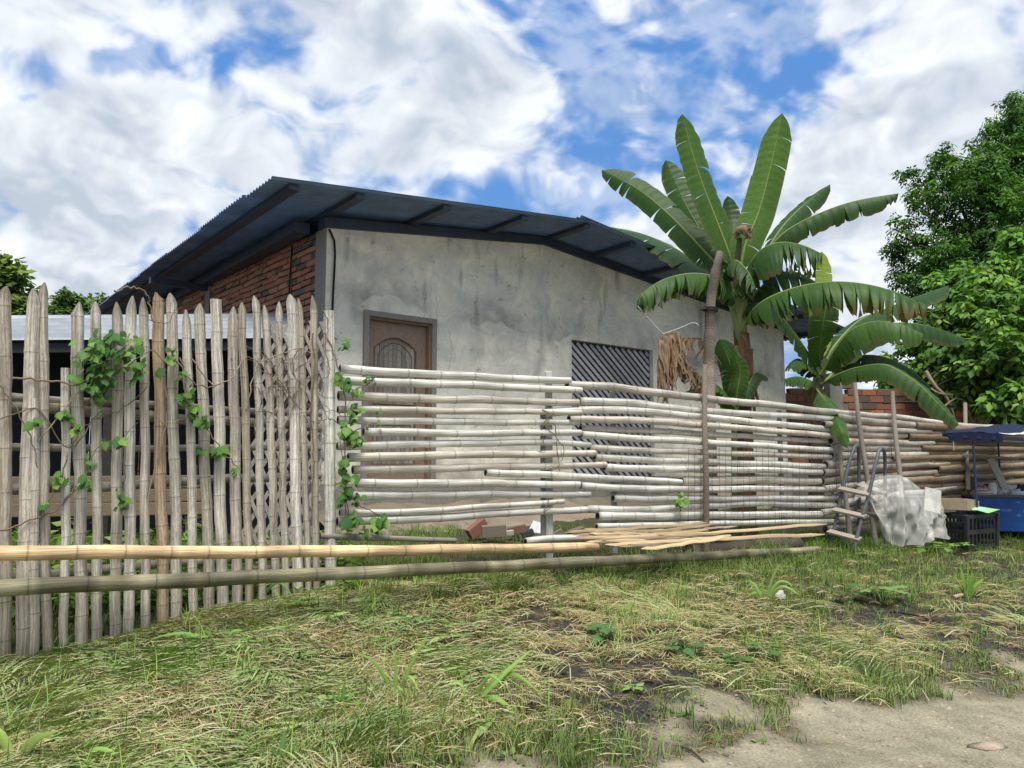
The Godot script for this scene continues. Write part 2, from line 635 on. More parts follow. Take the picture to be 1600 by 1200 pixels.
func ground() -> void:
	soil_spots = spots([[850, 985, 0.35, 1.0], [1000, 1110, 0.4, 1.0], [1085, 1085, 0.25, 1.0], [1130, 1150, 0.2, 0.9], [930, 1060, 0.42, 1.1], [1030, 1060, 0.40, 1.0], [960, 1115, 0.3, 0.9], [1060, 1105, 0.3, 0.8], [1380, 968, 0.55, 1.0], [1480, 985, 0.7, 0.9], [1330, 950, 0.3, 0.8], [1560, 960, 0.8, 0.9],
		[1590, 885, 0.9, 0.9], [1520, 870, 0.7, 0.6], [740, 1010, 0.22, 0.7], [720, 1085, 0.2, 0.6], [1150, 1005, 0.25, 0.3], [1130, 1100, 0.3, 0.6], [1540, 1010, 0.6, 0.7]])
	green_spots = spots([[1090, 1125, 0.22, 1.0], [905, 1185, 0.3, 1.0], [1150, 1060, 0.3, 0.9], [1240, 1040, 0.3, 0.9], [1360, 1055, 0.45, 0.9], [1550, 1030, 0.4, 0.8], [560, 1150, 0.3, 0.8], [650, 1170, 0.25, 0.9], [890, 1110, 0.15, 0.8],
		[760, 1160, 0.3, 0.7], [420, 1010, 0.35, 0.7], [600, 930, 0.4, 0.7], [1420, 920, 0.9, 0.8], [470, 1150, 0.25, 0.6], [80, 1150, 0.3, 0.5], [1200, 900, 1.2, 0.8], [1000, 900, 0.9, 0.7], [760, 915, 0.7, 0.5]])
	hay_spots = spots([[300, 1000, 0.8, 0.7], [150, 1090, 0.7, 0.6], [560, 1000, 0.8, 0.6], [1120, 960, 0.9, 0.5], [900, 930, 0.5, 0.3]])
	var xs := PackedFloat32Array()
	var zs := PackedFloat32Array()
	for a in [[xs, -5.6, 9.4, 0.07], [zs, -12.6, -2.2, 0.07]]:
		var lo: float = a[1]
		var hi: float = a[2]
		var fine := PackedFloat32Array()
		var k := lo
		while k < hi:
			fine.append(k)
			k += a[3]
		var step := 0.12
		var outw := PackedFloat32Array()
		k = lo
		while k > -700.0:
			k -= step
			step *= 1.28
			outw.append(k)
		outw.reverse()
		var all := outw
		all.append_array(fine)
		step = 0.12
		k = fine[fine.size() - 1]
		while k < 700.0:
			k += step
			step *= 1.28
			all.append(k)
		if a[0] == xs:
			xs = all
		else:
			zs = all
	var g := Geo.new()
	for z in zs:
		for x in xs:
			var e := 0.05
			var h := gh(x, z)
			g.vert(Vector3(x, h, z), Vector3(h - gh(x + e, z), e, h - gh(x, z + e)).normalized(), ground_color(x, z))
	var w := xs.size()
	for j in zs.size() - 1:
		for k in w - 1:
			var a := j * w + k
			g.quad(a, a + 1, a + w + 1, a + w)
	tag(put("ground", g.mesh(), M.soil), "sloping yard earth under grass and cut hay", "ground", "", "structure")
	# the dirt path, a sheet of its own on the ground
	var p := Geo.new()
	var at_cell := {}
	for j in 130:
		for k in 200:
			var x := -2.4 + k * 0.07
			var z := -7.6 + j * 0.07
			if edge_distance(x, z) - 0.26 * smoothstep(2.8, 1.3, x) < 0.36 + n2.get_noise_2d(x * 1.6, z * 1.6) * 0.3:
				at_cell[j * 200 + k] = p.vert(Vector3(x, gh(x, z) + 0.006, z), Vector3(gh(x, z) - gh(x + 0.05, z), 0.05, gh(x, z) - gh(x, z + 0.05)).normalized(), ground_color(x, z))
	for id in at_cell:
		if at_cell.has(id + 1) and at_cell.has(id + 200) and at_cell.has(id + 201) and id % 200 < 199:
			p.quad(at_cell[id], at_cell[id + 1], at_cell[id + 201], at_cell[id + 200])
	tag(put("dirt_path", p.mesh(), M.path), "bare trodden dirt path at the lower right", "path", "", "structure")


# ---------------------------------------------------------------- the house
const EX := Vector3(0.77884, 0, -0.62722)     # along the facade
const EN := Vector3(0.62722, 0, 0.77884)      # out of the facade
const CORNER := Vector3(-2.3431, 0, -9.5)
const WALL_X := [0.0, 0.535, 1.651, 3.63, 4.229, 6.182, 10.33]


func wall_top(x: float) -> float:
	return 4.44 + 0.1185 * x if x < 3.63 else 4.87 - 0.098 * (x - 3.63)


func sheet_y(x: float) -> float:
	return 5.0 - 0.0985 * (3.65 - x) if x < 3.65 else 5.0 - 0.112 * (x - 3.65)


func corrugated(length: float, width: float, pitch: float, amp: float, c: Color, steps := 4) -> ArrayMesh:   # ribs run along x
	var g := Geo.new()
	var nz := int(width / pitch * 6.0)
	for s in [1.0, -1.0]:
		var k := g.v.size()
		for j in nz + 1:
			var z := width * j / nz
			var a := TAU * z / pitch
			var nn: Vector3 = Vector3(0, 1, -amp * TAU / pitch * cos(a)).normalized() * s
			for q in steps + 1:
				var f := 1.0 + n2.get_noise_2d(q * 1.3, z * 1.1) * 0.25
				g.vert(Vector3(length * q / steps, amp * sin(a) + 0.0008 * s, z), nn, col(c, f), Vector2(length * q / steps, z))
		for j in nz:
			for q in steps:
				var b := k + j * (steps + 1) + q
				g.quad(b, b + 1, b + steps + 2, b + steps + 1)
	return g.mesh()


func brick_mesh(s: Vector3, seed_: int) -> ArrayMesh:
	var r := RandomNumberGenerator.new()
	r.seed = seed_
	var g := Geo.new()
	g.box(Transform3D(), s, Color.WHITE, 0.006)
	for k in g.v.size():
		g.v[k] += Vector3(n1.get_noise_2d(g.v[k].x * 9.0 + seed_, g.v[k].y * 9.0), n1.get_noise_2d(g.v[k].y * 15.0, g.v[k].x * 6.0 + seed_), n2.get_noise_2d(g.v[k].x * 7.0, seed_ + g.v[k].y * 12.0)) * 0.016
		g.c[k] = Color.WHITE
	return g.mesh()


func tinted(key: String, tones: Array) -> Array:   # a few tones of one material
	var o := []
	for c in tones:
		var m: StandardMaterial3D = M[key].duplicate()
		m.albedo_color = (c as Color).linear_to_srgb()
		o.append(m)
	return o


func house() -> void:
	var h := thing("house", CORNER, "grey cement rendered house with brick side wall and low corrugated roof", "house")
	h.basis = Basis(EX, Vector3.UP, EN)
	# rendered front wall with its two openings
	var g := Geo.new()
	var white := Color.WHITE
	for z in [0.0, -0.16]:
		for k in 6:
			var a: float = WALL_X[k]
			var b: float = WALL_X[k + 1]
			var spans := [[0.98, 9.0]]
			if k == 1:
				spans = [[0.98, 1.2], [3.45, 9.0]]
			if k == 4:
				spans = [[0.98, 1.13], [3.43, 9.0]]
			for s in spans:
				var ta := minf(s[1], wall_top(a))
				var tb := minf(s[1], wall_top(b))
				var p := [Vector3(a, s[0], z), Vector3(b, s[0], z), Vector3(b, tb, z), Vector3(a, ta, z)]
				var uv := []
				for q in p:
					uv.append(Vector2(q.x, 5.0 - q.y))
				g.face(p, Vector3(0, 0, 1 if z == 0.0 else -1), white, uv)
	for o in [[0.535, 1.651, 1.2, 3.45], [4.229, 6.182, 1.13, 3.43]]:
		for e in [[o[0], o[2], o[0], o[3], 1, 0], [o[1], o[2], o[1], o[3], -1, 0], [o[0], o[2], o[1], o[2], 0, 1], [o[0], o[3], o[1], o[3], 0, -1]]:
			g.face([Vector3(e[0], e[1], 0), Vector3(e[2], e[3], 0), Vector3(e[2], e[3], -0.16), Vector3(e[0], e[1], -0.16)], Vector3(e[4], e[5], 0), white, [Vector2(2, 2), Vector2(2, 3), Vector2(2.1, 3), Vector2(2.1, 2)])
	for e in [[0.0, -1], [10.33, 1]]:
		g.face([Vector3(e[0], 0.98, 0), Vector3(e[0], wall_top(e[0]), 0), Vector3(e[0], wall_top(e[0]), -0.16), Vector3(e[0], 0.98, -0.16)], Vector3(e[1], 0, 0), white, [Vector2(2, 2), Vector2(2, 3), Vector2(2.1, 3), Vector2(2.1, 2)])
	put("front_wall", g.mesh(), M.plaster, h)
	g = Geo.new()
	var cc := Color(0.42, 0.39, 0.34)
	var n := 46
	for k in n:                                         # rough footing, uneven along its top
		var x0 := -0.1 + 10.5 * k / n
		var tp := 1.0 + n1.get_noise_1d(x0 * 2.0) * 0.05
		g.box(Transform3D(Basis(), Vector3(x0 + 10.5 / n * 0.5, 0.55 + (tp - 0.1) * 0.25, -0.03 + n2.get_noise_1d(x0 * 3.0) * 0.02)), Vector3(10.5 / n - 0.001, tp - 0.1, 0.14), col(cc, 0.85 + 0.3 * n2.get_noise_1d(x0 * 5.0)))
	put("footing", g.mesh(), M.concrete, h)
	g = Geo.new()
	g.box(Transform3D(Basis(), Vector3(10.25, 2.55, -5.1)), Vector3(0.14, 3.2, 9.8), Color(0.33, 0.32, 0.29))
	g.box(Transform3D(Basis(), Vector3(5.1, 2.55, -10.0)), Vector3(10.2, 3.6, 0.14), Color(0.33, 0.32, 0.29))
	put("rear_walls", g.mesh(), M.concrete, h)
	# brick side wall
	var sw := Node3D.new()
	sw.name = "side_wall"
	h.add_child(sw, true)
	sw.basis = Basis(Vector3(0.0388, 0, 0.9992), Vector3.UP, Vector3(-0.9992, 0, 0.0388))
	g = Geo.new()
	g.box(Transform3D(Basis(), Vector3(-5.14, 2.5, -0.085)), Vector3(9.7, 3.9, 0.14), Color(0.16, 0.15, 0.14))
	put("mortar", g.mesh(), M.mortar, sw)
	var tones := tinted("brick", [Color(0.50, 0.23, 0.15), Color(0.42, 0.19, 0.125), Color(0.56, 0.28, 0.17), Color(0.36, 0.19, 0.135), Color(0.17, 0.15, 0.15), Color(0.48, 0.26, 0.18)])
	var shapes := []
	for k in 4:
		shapes.append(brick_mesh(Vector3(0.262, 0.07, 0.06), 40 + k))
	var rest_x := []
	var rest_c := PackedColorArray()
	var row := 0
	var y := 4.405
	while y > 1.15:
		var x := -0.40 - (0.13 if row % 2 else 0.0)
		while x > -9.7:
			var tone := int(rf(0, 5.99)) if rf(0, 1) > 0.13 else 4
			if tone == 4 and rf(0, 1) < 0.5:
				tone = 0
			var t := Transform3D(Basis(Vector3(0, 0, 1), rf(-0.02, 0.02)) * Basis(Vector3.UP, rf(-0.02, 0.02)), Vector3(x + rf(-0.006, 0.006), y + rf(-0.006, 0.006) + n1.get_noise_1d(x * 0.8 + row) * 0.01, -0.01 + rf(-0.008, 0.008)))
			if absf(x + 4.15) > 0.26:
				if (x > -4.2 and y > 3.36) or (x > -1.25 and y > 2.5):
					put("brick", shapes[randi_of(4)], tones[tone], sw, t)
				else:
					rest_x.append(t)
					rest_c.append((tones[tone].albedo_color as Color).srgb_to_linear())
			x -= 0.279
		y -= 0.085
		row += 1
	tag(many("brick_courses", shapes[1], M.brick, rest_x, rest_c, sw), "", "", "", "stuff")
	g = Geo.new()
	for x in [-0.13, -4.15]:
		g = Geo.new()
		g.box(Transform3D(Basis(), Vector3(x, 2.55, -0.062)), Vector3(0.26 if x > -1 else 0.2, 3.78, 0.17), Color(0.33, 0.32, 0.29), 0.008)
		put("column", g.mesh(), M.concrete, sw)
	g = Geo.new()
	var cable := PackedVector3Array([Vector3(-0.92, 4.4, 0.04), Vector3(-0.95, 3.8, 0.045), Vector3(-0.94, 2.4, 0.04)])
	g.tube(cable, radii(3, 0.012, 0.012), 6, fill(3, Color(0.012, 0.012, 0.014)))
	put("conduit", g.mesh(), M.plain, sw)
	g = Geo.new()
	g.tube(curve([Vector3(0.02, 4.42, 0.02), Vector3(0.10, 4.2, 0.03), Vector3(0.09, 3.4, 0.025), Vector3(0.10, 2.4, 0.025)], 14), radii(14, 0.014, 0.014), 6, fill(14, Color(0.012, 0.012, 0.014)))
	put("cable", g.mesh(), M.plain, h)
	# roof: corrugated sheets on purlins
	var rf_ := Node3D.new()
	rf_.name = "roof"
	h.add_child(rf_, true)
	var dark := Color(0.20, 0.31, 0.56)
	var left := corrugated(4.86, 0.84, 0.09, 0.014, dark)
	var right := corrugated(7.9, 0.84, 0.09, 0.014, dark)
	var sheets := tinted("roof_metal", [Color(1, 1, 1), Color(0.8, 0.8, 0.82), Color(1.0, 0.95, 0.9), Color(0.9, 0.92, 0.97)])
	for k in 14:
		var z := 1.0 - 0.80 * (k + 1) - 0.04
		var lift := 0.0035 * (k % 2)
		put("roof_sheet", left, sheets[randi_of(4)], rf_, Transform3D(Basis(Vector3(0, 0, 1), atan(0.0985)), Vector3(-1.13 + rf(-0.02, 0.02), sheet_y(-1.13) + 0.012 + lift, z)))
		put("roof_sheet", right, sheets[randi_of(4)], rf_, Transform3D(Basis(Vector3(0, 0, 1), -atan(0.112)), Vector3(3.5 + rf(-0.02, 0.02), sheet_y(3.65) + 0.055 + lift, z)))
	var beam := Color(0.055, 0.075, 0.12)
	for x in [-0.82, 0.0, 1.22, 2.52, 3.72, 4.72, 5.95, 7.2, 8.45, 9.7, 10.95]:
		g = Geo.new()
		g.box(Transform3D(Basis(), Vector3(x, sheet_y(x) - 0.035 + (0.02 if x > 3.6 else 0.0), -4.6)), Vector3(0.12, 0.06, 11.0), beam)
		put("purlin", g.mesh(), M.roof_metal, rf_)
	g = Geo.new()
	for s in [[-0.05, 3.63], [3.64, 10.4]]:
		var a := Vector3(s[0], wall_top(s[0]) + 0.06, -0.06)
		var b := Vector3(s[1], wall_top(s[1]) + 0.06, -0.06)
		g.bar(a, b, 0.2, 0.13, beam)
	put("wall_beam", g.mesh(), M.roof_metal, rf_)
	g = Geo.new()
	g.box(Transform3D(Basis(), Vector3(-0.22, 4.46, -5.1)), Vector3(0.2, 0.13, 9.7), beam)
	put("eave_beam", g.mesh(), M.roof_metal, rf_)
	for z in [-4.15, -8.2]:
		g = Geo.new()
		g.box(Transform3D(Basis(), Vector3(-0.6, 4.37, z)), Vector3(0.95, 0.1, 0.09), beam)
		put("rafter_tail", g.mesh(), M.roof_metal, rf_)
	door(h)
	lattice_window(h)


func randi_of(n: int) -> int:
	return rng.randi_range(0, n - 1)


func door(h: Node3D) -> void:
	var d := Node3D.new()
	d.name = "door"
	h.add_child(d, true)
	var grey := Color(0.335, 0.303, 0.270)
	var brown := Color(0.341, 0.223, 0.163)
	var g := Geo.new()
	g.box(Transform3D(Basis(), Vector3(0.572, 2.33, -0.03)), Vector3(0.075, 2.24, 0.14), grey, 0.006)
	g.box(Transform3D(Basis(), Vector3(1.614, 2.33, -0.03)), Vector3(0.075, 2.24, 0.14), grey, 0.006)
	g.box(Transform3D(Basis(), Vector3(1.093, 3.412, -0.031)), Vector3(0.966, 0.075, 0.142), grey, 0.006)
	put("frame", g.mesh(), M.wood, d)
	g = Geo.new()
	g.box(Transform3D(Basis(), Vector3(0.618, 2.3, -0.10)), Vector3(0.015, 2.15, 0.03), brown)
	g.box(Transform3D(Basis(), Vector3(1.565, 2.3, -0.062)), Vector3(0.022, 2.15, 0.10), Color(0.432, 0.242, 0.163))
	g.box(Transform3D(Basis(), Vector3(1.09, 3.36, -0.062)), Vector3(0.92, 0.028, 0.10), brown)
	put("jamb", g.mesh(), M.door_wood, d)
	var x0 := 0.628
	var x1 := 1.55
	g = Geo.new()
	g.box(Transform3D(Basis(), Vector3((x0 + x1) * 0.5, 2.28, -0.125)), Vector3(x1 - x0, 2.13, 0.03), Color(0.297, 0.225, 0.173))
	put("leaf_core", g.mesh(), M.door_wood, d)
	g = Geo.new()
	for x in [x0 + 0.055, x1 - 0.075]:
		g.box(Transform3D(Basis(), Vector3(x, 2.28, -0.098)), Vector3(0.11 if x < 1.0 else 0.15, 2.13, 0.024), Color(0.365, 0.267, 0.195), 0.004)
	put("stile", g.mesh(), M.door_wood, d)
	g = Geo.new()
	for r in [[1.32, 0.2], [2.15, 0.16]]:
		g.box(Transform3D(Basis(), Vector3(1.069, r[0], -0.099)), Vector3(0.66, r[1], 0.022), Color(0.367, 0.276, 0.203), 0.004)
	put("rail", g.mesh(), M.door_wood, d)
	var xa := x0 + 0.11
	var xb := x1 - 0.15
	g = Geo.new()                                        # top rail cut to an arch
	for k in 24:
		var u0 := k / 24.0
		var u1 := (k + 1) / 24.0
		var a0 := 2.98 + 0.17 * pow(sin(PI * u0), 0.8)
		var a1 := 2.98 + 0.17 * pow(sin(PI * u1), 0.8)
		var p := [Vector3(lerpf(xa, xb, u0), a0, -0.088), Vector3(lerpf(xa, xb, u1), a1, -0.088), Vector3(lerpf(xa, xb, u1), 3.345, -0.088), Vector3(lerpf(xa, xb, u0), 3.345, -0.088)]
		var uv := []
		for q in p:
			uv.append(Vector2(q.y, q.x))
		g.face(p, Vector3(0, 0, 1), Color(0.365, 0.267, 0.195), uv)
		g.face([p[0], p[1], p[1] + Vector3(0, 0, -0.025), p[0] + Vector3(0, 0, -0.025)], Vector3(0, -1, 0), Color(0.259, 0.193, 0.141))
	put("arched_rail", g.mesh(), M.door_wood, d)
	for lay in [[0.0, 0.014], [0.075, 0.009], [0.15, 0.007]]:      # raised mouldings
		g = Geo.new()
		var o: float = lay[0]
		for bx in [[2.25, 2.98, 0.17], [1.44, 2.05, 0.0]]:
			var p := []
			p.append(Vector3(xa + o, bx[0] + o, -0.1))
			for k in 13:
				var u := k / 12.0
				p.append(Vector3(lerpf(xa + o, xb - o, u), bx[1] - o + bx[2] * pow(sin(PI * u), 0.8), -0.1))
			p.append(Vector3(xb - o, bx[0] + o, -0.1))
			p.append(p[0])
			for k in p.size() - 1:
				var a: Vector3 = p[k]
				var b: Vector3 = p[k + 1]
				g.tube(PackedVector3Array([a, b]), radii(2, lay[1], lay[1]), 6, fill(2, Color(0.241, 0.175, 0.129) if o < 0.1 else Color(0.326, 0.274, 0.227)), 0.0, true)
		put("moulding", g.mesh(), M.door_wood, d)
	for k in 9:                                          # weathered boards of the panels
		var w := (xb - xa - 0.06) / 9.0
		g = Geo.new()
		var f := rf(0.75, 1.35)
		g.box(Transform3D(Basis(), Vector3(xa + 0.03 + w * (k + 0.5), 2.62, -0.106)), Vector3(w - 0.004, 0.78 + 0.14 * sin(PI * (k + 0.5) / 9.0), 0.012), col(Color(0.387, 0.342, 0.289), f), 0.002)
		g.box(Transform3D(Basis(), Vector3(xa + 0.03 + w * (k + 0.5), 1.74, -0.106)), Vector3(w - 0.004, 0.56, 0.012), col(Color(0.373, 0.332, 0.294), f), 0.002)
		put("board", g.mesh(), M.wood, d)


func lattice_window(h: Node3D) -> void:
	var w := Node3D.new()
	w.name = "window"
	h.add_child(w, true)
	var x0 := 4.229
	var x1 := 6.182
	var y0 := 1.13
	var y1 := 3.43
	var g := Geo.new()
	for e in [[x0 + 0.02, (y0 + y1) / 2, 0.04, y1 - y0], [x1 - 0.02, (y0 + y1) / 2, 0.04, y1 - y0]]:
		g.box(Transform3D(Basis(), Vector3(e[0], e[1], -0.11)), Vector3(e[2], e[3] - 0.01, 0.05), Color(0.10, 0.10, 0.11))
	g.box(Transform3D(Basis(), Vector3((x0 + x1) / 2, y1 - 0.02, -0.11)), Vector3(x1 - x0 - 0.09, 0.04, 0.05), Color(0.10, 0.10, 0.11))
	put("frame", g.mesh(), M.wood, w)
	var tones := tinted("wood", [Color(0.64, 0.63, 0.65), Color(0.54, 0.53, 0.57), Color(0.74, 0.72, 0.72)])
	for layer in 2:
		var sl := -0.80 if layer == 0 else 0.80
		var k := -18
		while k < 34:
			var c := x0 + k * 0.15
			var pts := []
			for x in [x0 + 0.03, x1 - 0.03]:
				var y: float = y0 + (x - c) * sl + (0.0 if layer else 2.3)
				if y >= y0 and y <= y1 - 0.03:
					pts.append(Vector3(x, y, 0))
			for y in [y0 + 0.01, y1 - 0.03]:
				var x: float = c + (y - y0 - (0.0 if layer else 2.3)) / sl
				if x > x0 + 0.03 and x < x1 - 0.03:
					pts.append(Vector3(x, y, 0))
			if pts.size() >= 2 and pts[0].distance_to(pts[1]) > 0.1:
				g = Geo.new()
				var z := Vector3(0, 0, -0.075 - 0.016 * layer)
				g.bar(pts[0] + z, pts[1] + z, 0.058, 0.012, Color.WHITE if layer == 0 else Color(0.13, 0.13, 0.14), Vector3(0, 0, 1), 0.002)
				put("slat", g.mesh(), tones[randi_of(3)], w)
			k += 1


# ---------------------------------------------------------------- left: lean-to shed, boards and a leaning lattice
func lean_to_shed() -> void:
	var s := thing("lean_to_shed", Vector3.ZERO, "lean-to shed with ribbed zinc roof and dark interior behind the pickets", "shed")
	var a := at(-260, 534, 7.4)
	var b := at(452, 528, 8.4)
	var c := at(-260, 500, 8.7)
	var e := at(452, 494, 9.5)
	for k in 4:
		var g := Geo.new()
		var u0 := k / 4.0
		var u1 := (k + 1) / 4.0 + 0.01
		var prof := 34
		var m := 6
		for j in prof + 1:
			var t := float(j) / prof
			var ph := t * 5.6 * TAU
			for q in m + 1:
				var u := lerpf(u0, u1, float(q) / m)
				var p := a.lerp(b, u).lerp(c.lerp(e, u), t)
				var up := (b - a).cross(c - a).normalized()
				var along := (c - a).normalized()
				var lift := clampf(sin(ph) * 1.6, -1.0, 1.0)
				g.vert(p + up * lift * 0.05 + Vector3(0, 0.002 * (k % 2), 0), (up - along * cos(ph) * (0.9 if absf(lift) < 0.99 else 0.05)).normalized(), Color(0.27, 0.30, 0.345))
		for j in prof:
			for q in m:
				var i := j * (m + 1) + q
				g.quad(i, i + 1, i + m + 2, i + m + 1)
		put("roof_sheet", g.mesh(), M.zinc, s)
	var dark := Color(0.02, 0.024, 0.034)  # shade under the roof is put into the boards' colour
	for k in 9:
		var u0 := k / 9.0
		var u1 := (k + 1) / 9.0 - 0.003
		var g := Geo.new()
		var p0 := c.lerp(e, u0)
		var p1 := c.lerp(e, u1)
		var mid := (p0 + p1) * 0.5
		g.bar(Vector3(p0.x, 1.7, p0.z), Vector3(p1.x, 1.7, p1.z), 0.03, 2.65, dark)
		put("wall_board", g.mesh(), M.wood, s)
	for q in [[-40, 7.45], [170, 7.9], [440, 8.35]]:
		var g := Geo.new()
		var p := at(q[0], 532, q[1])
		g.bar(Vector3(p.x, 0.2, p.z - 0.12), Vector3(p.x, p.y - 0.02, p.z - 0.12), 0.1, 0.1, Color(0.045, 0.04, 0.04), Vector3(0, 0, 1))
		put("post", g.mesh(), M.wood, s)
	var g2 := Geo.new()
	g2.bar(a + Vector3(0, -0.07, -0.1), b + Vector3(0, -0.07, -0.1), 0.08, 0.1, Color(0.05, 0.055, 0.07))
	put("eave_beam", g2.mesh(), M.wood, s)
	# stack of brown boards
	var bf := thing("board_barrier", Vector3.ZERO, "low barrier of brown horizontal boards behind the pickets", "barrier")
	for k in 3:
		var g := Geo.new()
		var y := 752 + 21 * k
		g.bar(at(-200, y + 6, 6.3), at(318, y, 7.3), 0.035, 0.115, col(Color(0.24, 0.18, 0.125), rf(0.8, 1.15)), Vector3.UP, 0.004)
		put("board", g.mesh(), M.wood, bf)
	for x in [-60, 130, 300]:
		var g := Geo.new()
		var p := at(x, 760, 6.85 + x * 0.0014)
		g.bar(Vector3(p.x, 0.2, p.z), Vector3(p.x, p.y + 0.2, p.z), 0.07, 0.06, Color(0.15, 0.12, 0.09), Vector3(0, 0, 1))
		put("post", g.mesh(), M.wood, bf)
	# the old lattice panel between the fence and the brick wall
	var lp := thing("lattice_panel", Vector3.ZERO, "weathered diagonal lath lattice panel leaning between pickets and brick wall", "lattice")
	var o := at(372, 872, 7.6)
	var ux := (at(492, 850, 8.0) - o)
	ux.y = 0
	var w := ux.length()
	ux = ux.normalized()
	var uy := Vector3(0.05, 1, -0.12).normalized()
	var hgt := 2.45
	var nn := ux.cross(uy).normalized()
	for layer in 2:
		var sl := 1.9 if layer == 0 else -1.9
		var k := -14
		while k < 26:
			var c0 := k * 0.115
			var pts := []
			for x in [0.0, w]:
				var yy: float = (x - c0) * sl
				if yy >= 0 and yy <= hgt:
					pts.append(Vector2(x, yy))
			for yy in [0.0, hgt]:
				var x: float = c0 + yy / sl
				if x > 0 and x < w:
					pts.append(Vector2(x, yy))
			if pts.size() >= 2 and pts[0].distance_to(pts[1]) > 0.15:
				var g := Geo.new()
				var off := nn * (0.014 * layer)
				g.bar(o + ux * pts[0].x + uy * pts[0].y + off, o + ux * pts[1].x + uy * pts[1].y + off, 0.036, 0.012, col(Color(0.40, 0.36, 0.31), rf(0.75, 1.2)), nn)
				put("lath", g.mesh(), M.wood, lp)
			k += 1


func boundary_wall() -> void:
	var w := thing("brick_boundary_wall", Vector3.ZERO, "unrendered red brick boundary wall with concrete pillars behind the fence", "wall")
	var a := at(1225, 660, 16.6)
	var b := at(1575, 660, 17.4)
	a.y = 0
	b.y = 0
	var d := (b - a).normalized()
	var nn := Vector3(-d.z, 0, d.x)
	if nn.z < 0:
		nn = -nn
	var len := a.distance_to(b)
	var bas := Basis(d, Vector3.UP, nn)
	var g := Geo.new()
	g.box(Transform3D(bas, a + d * len * 0.5 + Vector3(0, 1.65, 0)), Vector3(len, 2.6, 0.12), Color(0.26, 0.235, 0.21))
	put("mortar", g.mesh(), M.mortar, w)
	var tones := tinted("brick", [Color(0.42, 0.165, 0.085), Color(0.33, 0.15, 0.095), Color(0.52, 0.21, 0.10), Color(0.25, 0.13, 0.09), Color(0.15, 0.115, 0.095)])
	var shape := brick_mesh(Vector3(0.325, 0.135, 0.15), 71)
	for row in 15:
		var y := 1.32 + row * 0.152
		var x := 0.1 + (0.17 if row % 2 else 0.0)
		while x < len:
			var p := a + d * x
			var px := 800.0 + F * p.x / (-p.z)
			var top := 3.05
			if px < 1290:
				top = 3.0
			elif px < 1345:
				top = 3.32
			elif px > 1365:
				top = 3.02
			if px > 1430:
				top = 2.95
			if y < top and absf(px - 1302) > 14 and absf(px - 1548) > 10:
				put("brick", shape, tones[randi_of(5)], w, Transform3D(bas * Basis(Vector3.UP, rf(-0.02, 0.02)), p + Vector3(0, y, 0) + nn * rf(0.0, 0.012)))
			x += 0.342
	for px in [1302, 1548]:
		g = Geo.new()
		var p := at(px, 640, 16.6 + (px - 1225) * 0.0023)
		g.box(Transform3D(bas, Vector3(p.x, 1.85, p.z) + nn * 0.02), Vector3(0.3, 3.1 if px < 1400 else 2.4, 0.26), Color(0.30, 0.295, 0.27), 0.01)
		put("pillar", g.mesh(), M.concrete, w)


# ---------------------------------------------------------------- bamboo
func bamboo(p: PackedVector3Array, r0: float, r1: float, gap: float, tone: Color, sides := 10, old := 0.25, knots := 1.0, bent := 1.0) -> ArrayMesh:
	# p: a smooth line; rings swell at the nodes, each length between nodes has its own shade
	var total := 0.0
	for k in p.size() - 1:
		total += p[k].distance_to(p[k + 1])
	var where := PackedFloat32Array([0.0])
	var rr := PackedFloat32Array([1.0])
	var cc := PackedColorArray([col(tone, 0.75)])
	var s := rf(0.2, 1.0) * gap
	var f := rf(1.0 - old * 0.5, 1.0 + old * 0.5)
	var last := 0.0
	while s < total - 0.03:
		for e in 3:
			where.append(lerpf(last + 0.02, s - 0.02, (e + 0.5) / 3.0))
			rr.append(rf(0.97, 1.01))
			cc.append(col(tone, f * rf(1.0 - old * 0.5, 1.0 + old * 0.4)))
		for q in [[-0.016, 1.0, 1.05], [-0.006, 1.06 * knots, 0.9], [0.0, 1.02, 0.42], [0.006, 1.05 * knots, 0.85], [0.02, 1.0, 1.1]]:
			where.append(s + q[0])
			rr.append(q[1])
			var dirt: float = 1.0 if q[2] > 1.0 else q[2] + rf(0.0, 0.3)
			cc.append(col(tone, f * minf(q[2], dirt)))
		last = s
		f = rf(1.0 - old * 0.5, 1.0 + old * 0.5)
		s += gap * rf(0.8, 1.2)
	where.append((last + total) * 0.5)
	rr.append(1.0)
	cc.append(col(tone, f))
	where.append(total)
	rr.append(1.0)
	cc.append(col(tone, 0.8))
	var line := PackedVector3Array()
	var radius := PackedFloat32Array()
	var seg := 0
	var done := 0.0
	var wob := Vector3(rf(0, 9), rf(0, 9), rf(0, 9))
	for k in where.size():
		while seg < p.size() - 2 and done + p[seg].distance_to(p[seg + 1]) < where[k]:
			done += p[seg].distance_to(p[seg + 1])
			seg += 1
		var q := p[seg].lerp(p[seg + 1], (where[k] - done) / maxf(p[seg].distance_to(p[seg + 1]), 1e-5))
		line.append(q + Vector3(0, sin(where[k] * 5.0 + wob.x) * 0.35 + sin(where[k] * 11.0 + wob.y) * 0.15, sin(where[k] * 4.0 + wob.z) * 0.3) * r0 * 0.5 * bent)
		radius.append(lerpf(r0, r1, where[k] / total) * rr[k])
	var g := Geo.new()
	g.tube(line, radius, sides, cc, 0.10)
	# flat dark disc on each end, painting in the shade of a hollow
	for e in [0, line.size() - 1]:
		var d := (line[e] - line[1 if e == 0 else e - 1]).normalized()
		g.tube(PackedVector3Array([line[e] + d * 0.002, line[e] + d * 0.003]), radii(2, radius[e] * 0.72, radius[e] * 0.72), 8, fill(2, Color(0.02, 0.017, 0.013)))
	return g.mesh()


